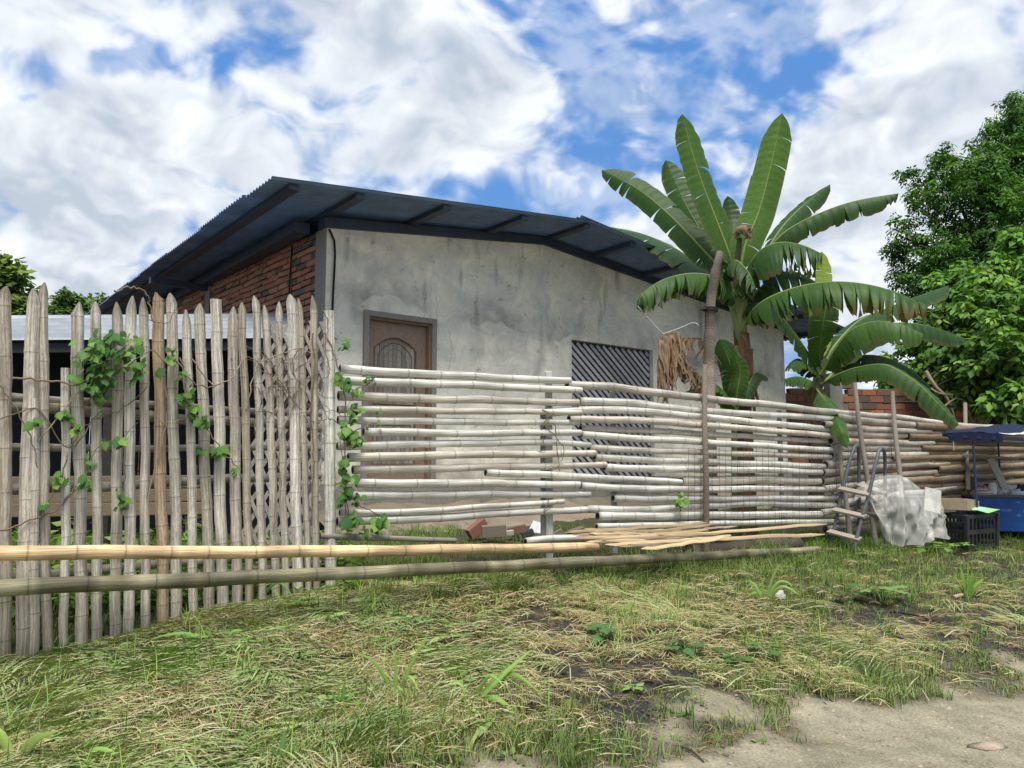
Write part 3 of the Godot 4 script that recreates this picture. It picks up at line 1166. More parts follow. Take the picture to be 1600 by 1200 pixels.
func picket(a: Vector3, b: Vector3, w: float, out: Vector3, tone: Color, tip: float, round_ := false) -> ArrayMesh:
	# a split length of bamboo, its rounded side towards «out», cut to a point
	var total := a.distance_to(b)
	var d := (b - a).normalized()
	var s := d.cross(out).normalized()
	var o := s.cross(d).normalized()
	if o.dot(out) < 0:
		o = -o
	var ring := []   # [height, width share, shade]
	var y := 0.0
	var f := rf(0.85, 1.12)
	ring.append([0.0, 1.0, 0.6])
	var nxt := rf(0.1, 0.35)
	while nxt < total - 0.06:
		for k in 3:
			var yy := lerpf(y, nxt, (k + 1) / 4.0)
			ring.append([yy, rf(0.96, 1.02), f * rf(0.92, 1.08)])
		for q in [[-0.014, 1.0, 1.02], [-0.005, 1.05, 0.95], [0.0, 1.02, 0.5], [0.006, 1.05, 1.12], [0.02, 1.0, 1.05]]:
			ring.append([nxt + q[0], q[1], f * q[2]])
		y = nxt
		f = rf(0.82, 1.15)
		nxt += rf(0.2, 0.36)
	ring.append([total - tip - 0.01, 1.0, f])
	if tip > 0.02:
		for q in [[0.1, 0.97], [0.4, 0.80], [0.75, 0.48], [1.0, 0.16]]:
			ring.append([total - tip * (1.0 - q[0]), q[1], f * rf(0.8, 1.0)])
	else:
		ring.append([total, 1.0, f])
	ring.sort_custom(func(p, q): return p[0] < q[0])
	var g := Geo.new()
	var m := 8
	var lean := rf(-0.5, 0.5)
	for k in ring.size():
		var r: float = w * 0.5 * ring[k][1]
		var up: float = ring[k][0]
		var c: Vector3 = a + d * up + s * (n1.get_noise_2d(up * 1.1, a.x * 31.0) * 0.016 + lean * (1.0 - ring[k][1]) * w * 0.5 * (1.0 if up > total - tip else 0.0))
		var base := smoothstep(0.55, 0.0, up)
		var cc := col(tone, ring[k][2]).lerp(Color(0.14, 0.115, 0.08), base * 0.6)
		for j in m + 1:
			var an := lerpf(-1.45, 1.45, float(j) / m)
			if round_:
				an = TAU * j / m
			var nn := s * sin(an) + o * cos(an) * (1.0 if round_ else 0.62)
			var side := 1.0 + 0.09 * sin(j * 7.3 + a.x * 91.0 + floorf(up * 3.0))
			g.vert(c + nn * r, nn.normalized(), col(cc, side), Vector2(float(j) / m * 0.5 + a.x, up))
	for k in ring.size() - 1:
		for j in m:
			var q := k * (m + 1) + j
			g.quad(q, q + 1, q + m + 2, q + m + 1)
	if not round_:          # the split back
		var st := g.v.size()
		for k in ring.size():
			for j in [0, m]:
				g.vert(g.v[k * (m + 1) + j], -o, Color(0.22, 0.18, 0.13), Vector2(j, ring[k][0]))
		for k in ring.size() - 1:
			g.quad(st + k * 2, st + k * 2 + 1, st + k * 2 + 3, st + k * 2 + 2)
	else:
		var st := g.v.size()
		for j in m:
			g.vert(g.v[(ring.size() - 1) * (m + 1) + j], d, Color(0.25, 0.2, 0.14))
		for j in range(1, m - 1):
			g.tri(st, st + j, st + j + 1)
	return g.mesh()


const PICKET_A := Vector3(-1.46, 0, -6.2)
const PICKET_B := Vector3(-3.03, 0, -4.55)


func picket_fence() -> void:
	var dir := (PICKET_A - PICKET_B).normalized()
	var nn := Vector3(-dir.z, 0, dir.x)
	if nn.z < 0:
		nn = -nn
	var fence := thing("bamboo_picket_fence", Vector3.ZERO, "tall grey fence of pointed split bamboo pickets on the left", "fence")
	# top x, top y, bottom x, width, tone (0 brown .. 1 white), kind of tip
	var list := [[-62, 455, -50, 18, 0.4, 1], [-36, 462, -28, 16, 0.5, 1], [-14, 470, -10, 17, 0.4, 1], [8, 447, 13, 18, 0.45, 1], [54, 451, 41, 21, 0.35, 1], [56, 622, 58, 14, 0.6, 0], [67, 441, 80, 15, 0.45, 1], [102, 575, 106, 13, 0.6, 0], [120, 472, 134, 18, 0.45, 1], [149, 471, 156, 15, 0.35, 1], [184, 472, 184, 16, 0.4, 1],
		[203, 462, 206, 16, 0.7, 1], [226, 465, 230, 14, 0.3, 1], [247, 457, 258, 18, 0.12, 1], [268, 458, 279, 17, 0.3, 1], [292, 484, 306, 14, 0.4, 1], [312, 474, 330, 17, 0.3, 1], [338, 468, 350, 18, 0.7, 0], [364, 479, 371, 17, 0.35, 1], [378, 472, 392, 13, 0.2, 1],
		[399, 462, 412, 13, 0.3, 1], [416, 477, 433, 13, 0.25, 1], [434, 471, 448, 12, 0.3, 1], [456, 460, 466, 18, 0.9, 1], [468, 466, 483, 11, 0.25, 1], [490, 462, 495, 12, 0.15, 1]]
	for k in 14:                        # the fence goes on beyond the frame
		list.append([-86 - k * 25 + rf(-4, 4), 455 + rf(-14, 14) - k * 3.0, -76 - k * 26, rf(15, 20), rf(0.2, 0.7), 1])
	for q in list:
		var off := nn * (0.02 if q[3] > 14 else 0.035)
		var top := on_plane(q[0], q[1], PICKET_A + off, nn)
		var bot := on_plane(q[2], 960, PICKET_A + off, nn)
		bot.y = gh(bot.x, bot.z) - 0.12
		var wd: float = q[3] * (-top.z) / F * 1.06
		var tone := Color(0.43, 0.37, 0.295).lerp(Color(0.78, 0.745, 0.69), q[4] + rf(-0.22, 0.25))
		if q[0] == 247:
			tone = Color(0.50, 0.385, 0.265)
		put("picket", picket(bot, top, wd, nn, tone, (rf(0.06, 0.115) if q[5] else 0.0)), M.picket, fence)
	var p0 := on_plane(514, 487, PICKET_A, nn)
	var p1 := on_plane(517, 940, PICKET_A, nn)
	p1.y = gh(p1.x, p1.z) - 0.15
	put("corner_post", bamboo(PackedVector3Array([p1, p1.lerp(p0, 0.5), p0]), 0.047, 0.044, 0.34, Color(0.76, 0.74, 0.69), 12, 0.2), M.picket, fence)
	for r in [[632, 668, 0.04], [618, 648, 0.028], [768, 742, 0.036], [905, 862, 0.034], [928, 880, 0.03], [700, 700, 0.026]]:
		var back := nn * -0.055
		var a := on_plane(-400, r[0] + (r[0] - r[1]) * 0.72, PICKET_A + back, nn)
		var b := on_plane(500, r[1], PICKET_A + back, nn)
		put("rail", bamboo(PackedVector3Array([a, a.lerp(b, 0.33), a.lerp(b, 0.66), b]), r[2], r[2] * 0.85, 0.4, Color(0.42, 0.38, 0.32), 9), M.bamboo, fence)


# ---------------------------------------------------------------- rail fences
const RAIL_P := Vector3(-1.40, 0, -6.25)
const RAIL_D := Vector3(0.85, 0, -0.526)
const RAIL_N := Vector3(0.526, 0, 0.85)


func on_rail(px: float, py: float, off := 0.0) -> Vector3:
	return on_plane(px, py, RAIL_P + RAIL_N * off, RAIL_N)


func rail(parent: Node3D, pts: Array, th: float, tone: Color, off: float, gap := 0.36) -> void:
	var p := []
	for q in pts:
		p.append(on_rail(q[0], q[1] + rf(-0.6, 0.6), off))
	var r: float = th * (-p[0].z) / F * 0.59
	put("rail", bamboo(curve(p, 16), r * 1.04, r * 0.9, gap, tone, 10, 0.22, 1.0, 0.42), M.bamboo, parent)


func post(parent: Node3D, px: float, top: float, wd: float, th: float, tone: Color, off: float, bottom := 0.0) -> void:
	var a := on_rail(px, top, off)
	var b := Vector3(a.x, gh(a.x, a.z) - 0.1, a.z)
	var g := Geo.new()
	g.bar(b, a, wd, th, tone, RAIL_N, 0.006)
	put("post", g.mesh(), M.wood, parent)


func rail_fences() -> void:
	var f1 := thing("bamboo_rail_fence", Vector3.ZERO, "pale whitewashed bamboo rails across the doorway, beside the pickets", "fence", "")
	var white := Color(0.70, 0.685, 0.65)
	var cream := Color(0.63, 0.59, 0.525)
	var l1 := [[[[531, 576.5], [700, 586], [890, 596]], 12, 0], [[[528, 595], [700, 601], [850, 608], [908, 611]], 12, 0], [[[529, 619], [700, 623], [903, 629]], 13, 1], [[[528, 639], [700, 642], [908, 644]], 10, 1], [[[528, 656], [700, 659], [904, 661]], 11, 0],
		[[[568, 675], [720, 677], [907, 676]], 11, 0], [[[527, 697], [700, 693], [850, 691], [922, 695]], 11, 0], [[[544, 715], [700, 711], [929, 709]], 12, 1], [[[551, 735], [720, 731], [946, 727]], 11.5, 1], [[[557, 756], [720, 755], [905, 757]], 12, 0],
		[[[549, 775], [720, 772], [921, 773]], 11.5, 0], [[[531, 801], [640, 799], [760, 792], [880, 783]], 8.5, 0], [[[527, 815], [640, 811], [780, 802], [917, 796]], 12, 0], [[[500, 838], [600, 841], [712, 845]], 8, 2], [[[821, 847], [870, 841], [925, 840]], 10, 0]]
	for k in l1.size():
		rail(f1, l1[k][0], l1[k][1], [white, cream, Color(0.30, 0.28, 0.25)][l1[k][2]], 0.02 * (k % 2) + 0.01)  # third tone has the low rail's shade painted in
	post(f1, 857, 580, 0.075, 0.03, Color(0.66, 0.64, 0.60), -0.05)
	post(f1, 848, 640, 0.05, 0.03, Color(0.42, 0.38, 0.32), -0.08)
	var f2 := thing("bamboo_rail_fence", Vector3.ZERO, "long bowed fence of crooked bamboo rails running right past the window", "fence", "")
	var l2 := [[[[886, 601], [965, 606], [1096, 622], [1200, 632], [1320, 646], [1400, 652], [1490, 663], [1560, 668]], 11, 3], [[[904, 627], [990, 630], [1096, 642], [1200, 648], [1303, 653]], 11, 0], [[[850, 646], [930, 640], [1042, 646], [1160, 658], [1300, 670]], 11, 0],
		[[[889, 655], [990, 657], [1096, 664], [1303, 681]], 10, 1], [[[907, 670], [1000, 673], [1096, 678], [1200, 684], [1306, 692]], 9, 1], [[[908, 679], [1000, 685], [1096, 691], [1309, 704]], 10, 0], [[[920, 700], [1000, 703], [1096, 707], [1312, 714]], 9.5, 1],
		[[[929, 714], [1000, 718], [1096, 721], [1315, 729]], 10, 0], [[[944, 731], [1096, 734], [1200, 735], [1315, 740]], 10, 0], [[[759, 738], [850, 742], [960, 747], [1064, 753]], 10, 0], [[[1064, 753], [1180, 750], [1330, 754]], 12, 1],
		[[[907, 760], [1000, 763], [1096, 765], [1200, 764], [1312, 766]], 10, 0], [[[958, 779], [1096, 780], [1318, 777]], 10, 0], [[[916, 796], [1000, 795], [1096, 790], [1200, 787], [1318, 791]], 10.5, 0], [[[934, 807], [1000, 806], [1096, 805], [1318, 803]], 11, 0],
		[[[932, 823], [1000, 822], [1096, 819], [1318, 814]], 8.5, 0]]
	for k in l2.size():
		rail(f2, l2[k][0], l2[k][1], [white, cream, Color(0.36, 0.33, 0.29), Color(0.56, 0.53, 0.48)][l2[k][2]], 0.02 * (k % 2) + (-0.035 if k % 3 == 1 else 0.0), 0.3)
	var brown := Color(0.34, 0.295, 0.235)
	var ys := [652, 664, 676, 689, 700, 712, 726, 738, 751, 764, 777, 787, 802, 815, 828]
	var ye := [673, 680, 687, 694, 701, 708, 715, 722, 729, 737, 745, 752, 760, 768, 776]
	for k in ys.size():                 # lighter poles first, then far-end ones with canopy shade painted into their brown
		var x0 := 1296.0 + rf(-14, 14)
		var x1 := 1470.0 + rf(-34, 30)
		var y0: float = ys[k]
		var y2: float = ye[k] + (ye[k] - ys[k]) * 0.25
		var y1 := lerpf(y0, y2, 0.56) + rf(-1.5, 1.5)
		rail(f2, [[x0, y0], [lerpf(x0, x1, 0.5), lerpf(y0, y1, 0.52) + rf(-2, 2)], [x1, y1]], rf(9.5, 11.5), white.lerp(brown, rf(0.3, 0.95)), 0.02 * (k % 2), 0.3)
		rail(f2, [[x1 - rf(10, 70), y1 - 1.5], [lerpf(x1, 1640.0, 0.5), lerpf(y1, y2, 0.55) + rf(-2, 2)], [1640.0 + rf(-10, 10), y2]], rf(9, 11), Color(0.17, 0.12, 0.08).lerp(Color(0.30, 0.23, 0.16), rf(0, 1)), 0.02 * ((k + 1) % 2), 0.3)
	for q in [[957, 612], [1217, 640], [1310, 690], [1420, 655], [1535, 668]]:
		post(f2, q[0], q[1], 0.06, 0.035, Color(0.42, 0.40, 0.36), -0.07)
	# the stake in front and the stakes that lean on the fence
	var g := Geo.new()
	var a := on_rail(1101, 570, 0.09)
	var b := on_rail(1102, 826, 0.10)
	b.y = gh(b.x, b.z) - 0.1
	g.tube(PackedVector3Array([b, b.lerp(a, 0.4) + RAIL_D * 0.01, b.lerp(a, 0.7) - RAIL_D * 0.008, a]), radii(4, 0.034, 0.028), 8, PackedColorArray([Color(0.22, 0.17, 0.12), Color(0.27, 0.215, 0.16), Color(0.33, 0.28, 0.22), Color(0.36, 0.31, 0.25)]), 0.15)
	tag(put("wooden_stake", g.mesh(), M.bark), "thin brown upright stake tied to the middle of the rail fence", "stake")
	for q in [[1335, 598, 1354, 745, 0.085, "slim grey stake leaning on the fence behind the ladder"], [1394, 612, 1406, 748, 0.085, "pale bamboo stake leaning on the fence above the plastic sheet"], [1311, 692, 1327, 838, 0.1, "crooked brown stake leaning on the fence left of the ladder"], [1508, 630, 1510, 700, -0.1, "short weathered stake standing behind the fence beside the blue awning"]]:
		g = Geo.new()
		a = on_rail(q[0], q[1], q[4])
		b = on_rail(q[2], q[3], q[4] + 0.12)
		b = a + (b - a) * ((a.y - gh(b.x, b.z) + 0.05) / (a.y - b.y))
		var p := curve([b, b.lerp(a, 0.35) + RAIL_D * 0.015, b.lerp(a, 0.7) - RAIL_D * 0.012, a], 10)
		var cs := PackedColorArray()
		for k in 10:
			cs.append(col(Color(0.36, 0.32, 0.265), rf(0.85, 1.1)))
		g.tube(p, radii(10, 0.034, 0.028), 8, cs, 0.12)
		tag(put("leaning_stake", g.mesh(), M.wood), q[5], "stake", "")
	# square wire mesh stretched over the right of the fence
	g = Geo.new()
	var wire := Color(0.10, 0.08, 0.065)
	for k in 34:
		var px := 1076.0 + k * 9.6
		g.tube(PackedVector3Array([on_rail(px, 700 + rf(-4, 4) - k * 0.1, 0.075), on_rail(px + rf(-1, 1), 770, 0.075), on_rail(px + rf(-2, 2), 838 - k * 0.5, 0.085)]), radii(3, 0.0019, 0.0019), 4, fill(3, wire), 0.0, false)
	for k in 10:
		var py := 704.0 + k * 14.5
		g.tube(PackedVector3Array([on_rail(1074, py, 0.079), on_rail(1250, lerpf(py, 750, 0.07), 0.079), on_rail(1402, lerpf(py, 750, 0.14), 0.079)]), radii(3, 0.0017, 0.0017), 4, fill(3, wire), 0.0, false)
	tag(put("wire_mesh", g.mesh(), M.steel), "rusty square wire mesh hung over the lower bamboo rails", "wire mesh")


# ---------------------------------------------------------------- banana plants
func banana_leaf(parent: Node3D, pix: Array, half: float, face_dir: Vector3, fold: float, tears: float, tone: Color, dead := 0.0, called := "leaf", petiole := 0.06) -> void:
	# pix: the midrib from stem to tip as [px, py, distance]; fold: how far the two half blades hang from flat (radians)
	var p := []
	for q in pix:
		p.append(at(q[0], q[1], q[2]))
	var n := 44
	var line := curve(p, n)
	var total := 0.0
	for k in n - 1:
		total += line[k].distance_to(line[k + 1])
	var g := Geo.new()
	for side: float in [-1.0, 1.0]:
		var k := 0
		while k < n - 1:
			var span := 1
			if rf(0, 1) > tears:
				span = randi_of(9) + 3
			elif rf(0, 1) < 0.6:
				span = randi_of(3) + 1
			var k1 := mini(k + span, n - 1)
			var swing := rf(-0.16, 0.22) * (0.4 + tears)
			var pull := rf(-0.03, 0.03) * (0.4 + tears)
			var short := 1.0 - rf(0.0, 0.22) * tears
			var hue := rf(0.88, 1.1)
			var base := g.v.size()
			var across := 5
			for q in range(k, k1 + 1):
				var u := float(q) / (n - 1)
				var t := (line[mini(q + 1, n - 1)] - line[maxi(q - 1, 0)]).normalized()
				var s := t.cross(face_dir).normalized() * side
				var nn := s.cross(t).normalized()
				if nn.dot(face_dir) < 0:
					nn = -nn
				var prof := pow(clampf((u - petiole) / 0.16, 0.0, 1.0), 0.55) * pow(clampf((1.0 - u) / 0.13, 0.0, 1.0), 0.5) * (0.86 + 0.14 * sin(PI * u))
				for j in across:
					var w := float(j) / (across - 1)
					var an := (fold + swing) * (0.35 + 0.65 * w)
					var hang := (s * cos(an) + (Vector3.DOWN * 0.75 - nn * 0.25) * sin(an)).normalized()
					var inset := 0.26 * (float(q - k) / maxf(k1 - k, 1) - 0.5) * w * w * tears
					var pos := line[q] + (hang + t * (0.18 + pull * 4.0 - inset)).normalized() * half * prof * short * w + nn * 0.012 * sin(q * 1.9) * w
					var nrm := (nn * cos(an) + s * sin(an) * 0.8 + t * 0.12 * sin(q * 3.1)).normalized()
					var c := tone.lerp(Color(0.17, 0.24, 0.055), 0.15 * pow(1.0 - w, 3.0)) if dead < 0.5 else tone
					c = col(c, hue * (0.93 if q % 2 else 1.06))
					var burn := smoothstep(0.80, 1.0, w + rf(-0.12, 0.1) + dead * smoothstep(0.45, 1.0, u)) * (0.35 + dead)
					c = c.lerp(Color(0.22, 0.13, 0.06), clampf(burn, 0.0, 0.85))
					g.vert(pos, nrm, c, Vector2(w, u * total))
			for q in k1 - k:
				for j in across - 1:
					var a := base + q * across + j
					g.quad(a, a + 1, a + across + 1, a + across)
			k = k1
	var leaf := put(called, g.mesh(), M.banana if dead < 0.9 else M.dry_leaf, parent)
	var r := PackedFloat32Array()
	var cs := PackedColorArray()
	for k in n:
		var u := float(k) / (n - 1)
		r.append(lerpf(0.032, 0.004, pow(u, 0.45)) * (1.0 if half > 0.2 else 0.7))
		cs.append(Color(0.20, 0.27, 0.09).lerp(Color(0.13, 0.19, 0.05), pow(u, 0.5)) if dead < 0.9 else Color(0.23, 0.15, 0.085))
	g = Geo.new()
	var low := PackedVector3Array()
	for q in line:
		low.append(q - face_dir * 0.004 + Vector3(0, -0.004, 0))
	g.tube(low, r, 7, cs, 0.05)
	put("midrib", g.mesh(), M.plain, leaf)


func hanging_sheath(parent: Node3D, p: Array, w: float, tone: Color) -> void:
	var g := Geo.new()
	var line := curve(p, 12)
	for k in 12:
		for j in 4:
			var a := (j - 1.5) / 1.5
			g.vert(line[k] + Vector3(a * w * (1.0 - 0.5 * k / 11.0), 0, 0.03 * (1.0 - a * a) + sin(k * 2.0 + j * 3.0) * 0.012), Vector3(a * 0.7, 0, 1).normalized(), col(tone, rf(0.6, 1.25)))
	for k in 11:
		for j in 3:
			var q := k * 4 + j
			g.quad(q, q + 1, q + 5, q + 4)
	put("dead_sheath", g.mesh(), M.dry_leaf, parent)


func dead_bundle(parent: Node3D, pix: Array, lo: float, hi: float, n: int) -> void:   # withered strips hanging from a dead midrib
	var p := []
	for q in pix:
		p.append(at(q[0], q[1], q[2]))
	var line := curve(p, 24)
	var g := Geo.new()
	g.tube(line, radii(24, 0.016, 0.009), 6, fill(24, Color(0.24, 0.16, 0.09)), 0.15)
	for k in n:
		var o := line[randi_of(24)] + Vector3(rf(-0.02, 0.02), rf(-0.01, 0.01), rf(-0.05, 0.05))
		var l := rf(lo, hi)
		var w := rf(0.015, 0.045)
		var an := rf(-0.7, 0.7)
		var c := Color(0.19, 0.125, 0.075).lerp(Color(0.42, 0.31, 0.20), rf(0, 1) * rf(0.2, 1))
		var ph := rf(0, TAU)
		var st := g.v.size()
		for q in 8:
			var u := q / 7.0
			an += rf(-0.35, 0.35)
			var s := Vector3(cos(an), 0, sin(an))
			var nn := Vector3(-sin(an), 0.1, cos(an))
			var c0 := o + Vector3(sin(u * 4.0 + ph) * 0.03 + (n2.get_noise_2d(k, u) * 0.08) * u, -l * u + 0.02 * sin(u * PI), cos(u * 3.0 + ph) * 0.035 * u)
			var ww := w * (1.0 - 0.6 * u) * (0.7 + 0.3 * sin(u * 9.0 + ph))
			for j in 3:
				g.vert(c0 + s * (j - 1) * ww + nn * (0.012 if j == 1 else 0.0), (nn + s * (j - 1) * 0.7).normalized(), col(c, rf(0.7, 1.2)))
		for q in 7:
			for j in 2:
				var i := st + q * 3 + j
				g.quad(i, i + 1, i + 4, i + 3)
	put("dead_leaf", g.mesh(), M.dry_leaf, parent)


func banana_stem(parent: Node3D, pix: Array, r0: float, r1: float, c0: Color, c1: Color) -> void:
	var p := []
	for q in pix:
		p.append(at(q[0], q[1], q[2]))
	p[0].y = gh(p[0].x, p[0].z) - 0.1
	var n := 26
	var line := curve(p, n)
	var r := PackedFloat32Array()
	var cs := PackedColorArray()
	for k in n:
		var u := float(k) / (n - 1)
		r.append(lerpf(r0, r1, u) * (1.0 + 0.05 * sin(k * 2.6)))
		cs.append(col(c0.lerp(c1, smoothstep(0.55, 1.0, u)), rf(0.7, 1.2)))
	var g := Geo.new()
	g.tube(line, r, 14, cs, 0.22)
	put("stem", g.mesh(), M.bark, parent)


func banana_plants() -> void:
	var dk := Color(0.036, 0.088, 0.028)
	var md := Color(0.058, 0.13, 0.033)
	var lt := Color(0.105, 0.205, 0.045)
	var cam := Vector3(-0.3, 0.25, 1).normalized()
	var up := Vector3(0.1, 1, 0.25).normalized()
	var b := thing("banana_plant", Vector3.ZERO, "tallest banana plant, rising over the eave with broad upright leaves", "banana plant", "banana plants behind the fence")
	banana_stem(b, [[1164, 700, 10.0], [1160, 600, 10.0], [1157, 520, 10.0], [1152, 440, 10.0]], 0.135, 0.075, Color(0.14, 0.085, 0.055), Color(0.15, 0.19, 0.07))
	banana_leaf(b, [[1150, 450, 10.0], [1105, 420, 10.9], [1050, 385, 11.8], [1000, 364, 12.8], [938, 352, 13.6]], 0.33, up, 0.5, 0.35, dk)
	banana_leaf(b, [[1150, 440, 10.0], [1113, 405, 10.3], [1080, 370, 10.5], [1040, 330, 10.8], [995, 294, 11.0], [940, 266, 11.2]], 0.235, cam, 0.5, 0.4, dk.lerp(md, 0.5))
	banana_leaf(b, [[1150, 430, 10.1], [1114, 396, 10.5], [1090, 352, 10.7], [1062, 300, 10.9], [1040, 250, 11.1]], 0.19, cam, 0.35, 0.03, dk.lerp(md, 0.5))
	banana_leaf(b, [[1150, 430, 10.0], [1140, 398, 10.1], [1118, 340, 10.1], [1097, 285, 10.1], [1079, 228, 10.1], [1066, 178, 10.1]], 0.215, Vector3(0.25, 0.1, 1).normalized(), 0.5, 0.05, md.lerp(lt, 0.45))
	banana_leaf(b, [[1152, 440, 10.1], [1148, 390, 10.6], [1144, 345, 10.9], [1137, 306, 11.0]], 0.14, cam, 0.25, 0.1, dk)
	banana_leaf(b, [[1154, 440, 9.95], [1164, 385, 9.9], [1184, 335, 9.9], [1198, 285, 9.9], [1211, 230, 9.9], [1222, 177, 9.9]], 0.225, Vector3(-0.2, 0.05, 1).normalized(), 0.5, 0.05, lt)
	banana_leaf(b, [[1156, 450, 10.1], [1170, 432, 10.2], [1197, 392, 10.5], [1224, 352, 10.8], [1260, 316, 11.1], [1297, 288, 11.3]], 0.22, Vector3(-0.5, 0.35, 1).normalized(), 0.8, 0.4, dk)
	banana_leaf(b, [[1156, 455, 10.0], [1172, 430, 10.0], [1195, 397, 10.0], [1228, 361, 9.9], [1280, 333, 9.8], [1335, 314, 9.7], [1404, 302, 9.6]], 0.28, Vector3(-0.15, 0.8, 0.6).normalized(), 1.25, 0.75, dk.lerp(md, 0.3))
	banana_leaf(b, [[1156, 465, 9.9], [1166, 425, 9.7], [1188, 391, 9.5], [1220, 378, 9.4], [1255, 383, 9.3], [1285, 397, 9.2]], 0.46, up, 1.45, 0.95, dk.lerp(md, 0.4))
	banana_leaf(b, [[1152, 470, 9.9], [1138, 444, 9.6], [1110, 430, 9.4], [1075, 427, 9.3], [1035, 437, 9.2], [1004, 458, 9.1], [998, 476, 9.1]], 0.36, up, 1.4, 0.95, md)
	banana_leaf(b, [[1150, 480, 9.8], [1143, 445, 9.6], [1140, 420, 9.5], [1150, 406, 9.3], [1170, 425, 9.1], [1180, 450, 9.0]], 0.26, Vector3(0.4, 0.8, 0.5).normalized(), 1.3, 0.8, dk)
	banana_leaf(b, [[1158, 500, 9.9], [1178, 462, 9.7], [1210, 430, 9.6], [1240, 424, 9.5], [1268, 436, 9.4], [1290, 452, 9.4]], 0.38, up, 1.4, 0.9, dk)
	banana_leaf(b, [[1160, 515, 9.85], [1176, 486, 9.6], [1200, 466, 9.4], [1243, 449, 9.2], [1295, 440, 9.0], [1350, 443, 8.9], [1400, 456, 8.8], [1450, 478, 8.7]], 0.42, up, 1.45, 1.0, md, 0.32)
	for q in [[1141, 470, 1128, 437], [1150, 465, 1160, 420], [1160, 480, 1185, 440], [1155, 468, 1140, 415]]:   # petioles round the crown
		var g := Geo.new()
		g.tube(curve([at(1157, 530, 9.95), at(q[0], q[1], 9.85), at(q[2], q[3], 9.8)], 8), radii(8, 0.05, 0.03), 8, fill(8, Color(0.21, 0.26, 0.10)), 0.1)
		put("petiole", g.mesh(), M.plain, b)
	var g := Geo.new()
	g.tube(curve([at(1150, 450, 9.8), at(1152, 410, 9.75), at(1156, 372, 9.7)], 8), radii(8, 0.05, 0.032), 8, fill(8, Color(0.10, 0.085, 0.045)), 0.15)
	put("flower_stalk", g.mesh(), M.bark, b)
	g = Geo.new()
	g.tube(curve([at(1151, 368, 9.7), at(1157, 358, 9.65), at(1166, 361, 9.6), at(1173, 368, 9.55)], 9), PackedFloat32Array([0.025, 0.035, 0.06, 0.045, 0.062, 0.045, 0.05, 0.03, 0.008]), 10, PackedColorArray([Color(0.12, 0.08, 0.05), Color(0.17, 0.11, 0.07), Color(0.26, 0.17, 0.10), Color(0.32, 0.21, 0.12), Color(0.27, 0.17, 0.10), Color(0.19, 0.12, 0.08), Color(0.22, 0.14, 0.09), Color(0.15, 0.1, 0.06), Color(0.1, 0.07, 0.05)]), 0.25)
	put("dried_flower", g.mesh(), M.dry_leaf, b)
	dead_bundle(b, [[1149, 372, 9.7], [1156, 357, 9.65], [1167, 358, 9.6], [1174, 366, 9.55]], 0.05, 0.15, 22)
	var bt := Color(0.16, 0.10, 0.06)
	for q in [[1150, 540, 1146, 640, 0.05], [1160, 530, 1156, 620, 0.06], [1172, 545, 1180, 650, 0.04], [1165, 520, 1170, 600, 0.05], [1168, 560, 1186, 632, 0.035], [1155, 590, 1160, 660, 0.06]]:
		hanging_sheath(b, [at(q[0], q[1], 9.82), at((q[0] + q[2]) * 0.5 + rf(-3, 3), (q[1] + q[3]) * 0.5, 9.8), at(q[2], q[3], 9.8)], q[4], bt)
	# dead leaves that hang from this plant past the lattice window
	dead_bundle(b, [[1156, 540, 9.9], [1120, 545, 9.6], [1100, 530, 9.5], [1075, 528, 9.35], [1052, 527, 9.3]], 0.10, 0.26, 70)
	dead_bundle(b, [[1056, 520, 9.3], [1046, 522, 9.25], [1038, 528, 9.2], [1034, 545, 9.2]], 0.35, 0.72, 90)
	dead_bundle(b, [[1050, 528, 9.25], [1062, 552, 9.3], [1078, 574, 9.35], [1098, 590, 9.4], [1106, 594, 9.4]], 0.10, 0.30, 80)
	dead_bundle(b, [[1154, 558, 9.9], [1140, 575, 9.7], [1128, 588, 9.55]], 0.02, 0.06, 6)

	var c := thing("banana_plant", Vector3.ZERO, "lower banana plant right of the house corner with drooping leaves", "banana plant", "banana plants behind the fence")
	banana_stem(c, [[1272, 700, 12.6], [1273, 640, 12.6], [1278, 600, 12.6], [1285, 560, 12.6]], 0.13, 0.085, Color(0.12, 0.085, 0.055), Color(0.14, 0.18, 0.07))
	banana_leaf(c, [[1282, 570, 12.6], [1287, 520, 12.8], [1288, 450, 13.0], [1284, 393, 13.1]], 0.16, Vector3(0, 0, 1), 0.2, 0.05, Color(0.26, 0.36, 0.06))
	banana_leaf(c, [[1284, 580, 12.6], [1300, 545, 12.9], [1340, 502, 13.3], [1388, 480, 13.7], [1440, 460, 14.0], [1482, 446, 14.3]], 0.34, up, 0.7, 0.3, dk)
	banana_leaf(c, [[1284, 585, 12.5], [1306, 545, 12.2], [1330, 516, 12.0], [1366, 502, 11.8], [1405, 506, 11.6], [1444, 523, 11.5]], 0.38, Vector3(-0.2, 0.8, 0.6).normalized(), 1.0, 0.2, md.lerp(lt, 0.3))
	banana_leaf(c, [[1286, 585, 12.6], [1320, 540, 12.8], [1370, 510, 12.8], [1415, 504, 12.8], [1462, 512, 12.8], [1510, 530, 12.8]], 0.34, Vector3(-0.2, 0.8, 0.6).normalized(), 0.9, 0.2, dk)
	banana_leaf(c, [[1284, 600, 12.5], [1312, 584, 12.1], [1340, 574, 11.8], [1384, 570, 11.4], [1430, 596, 11.1], [1466, 630, 10.9], [1498, 664, 10.8]], 0.30, Vector3(-0.25, 0.75, 0.6).normalized(), 0.85, 0.35, dk.lerp(md, 0.6), 0.15)
	banana_leaf(c, [[1286, 598, 12.6], [1330, 560, 12.9], [1375, 556, 13.1], [1420, 575, 13.2], [1455, 605, 13.3]], 0.3, up, 0.95, 0.4, dk)
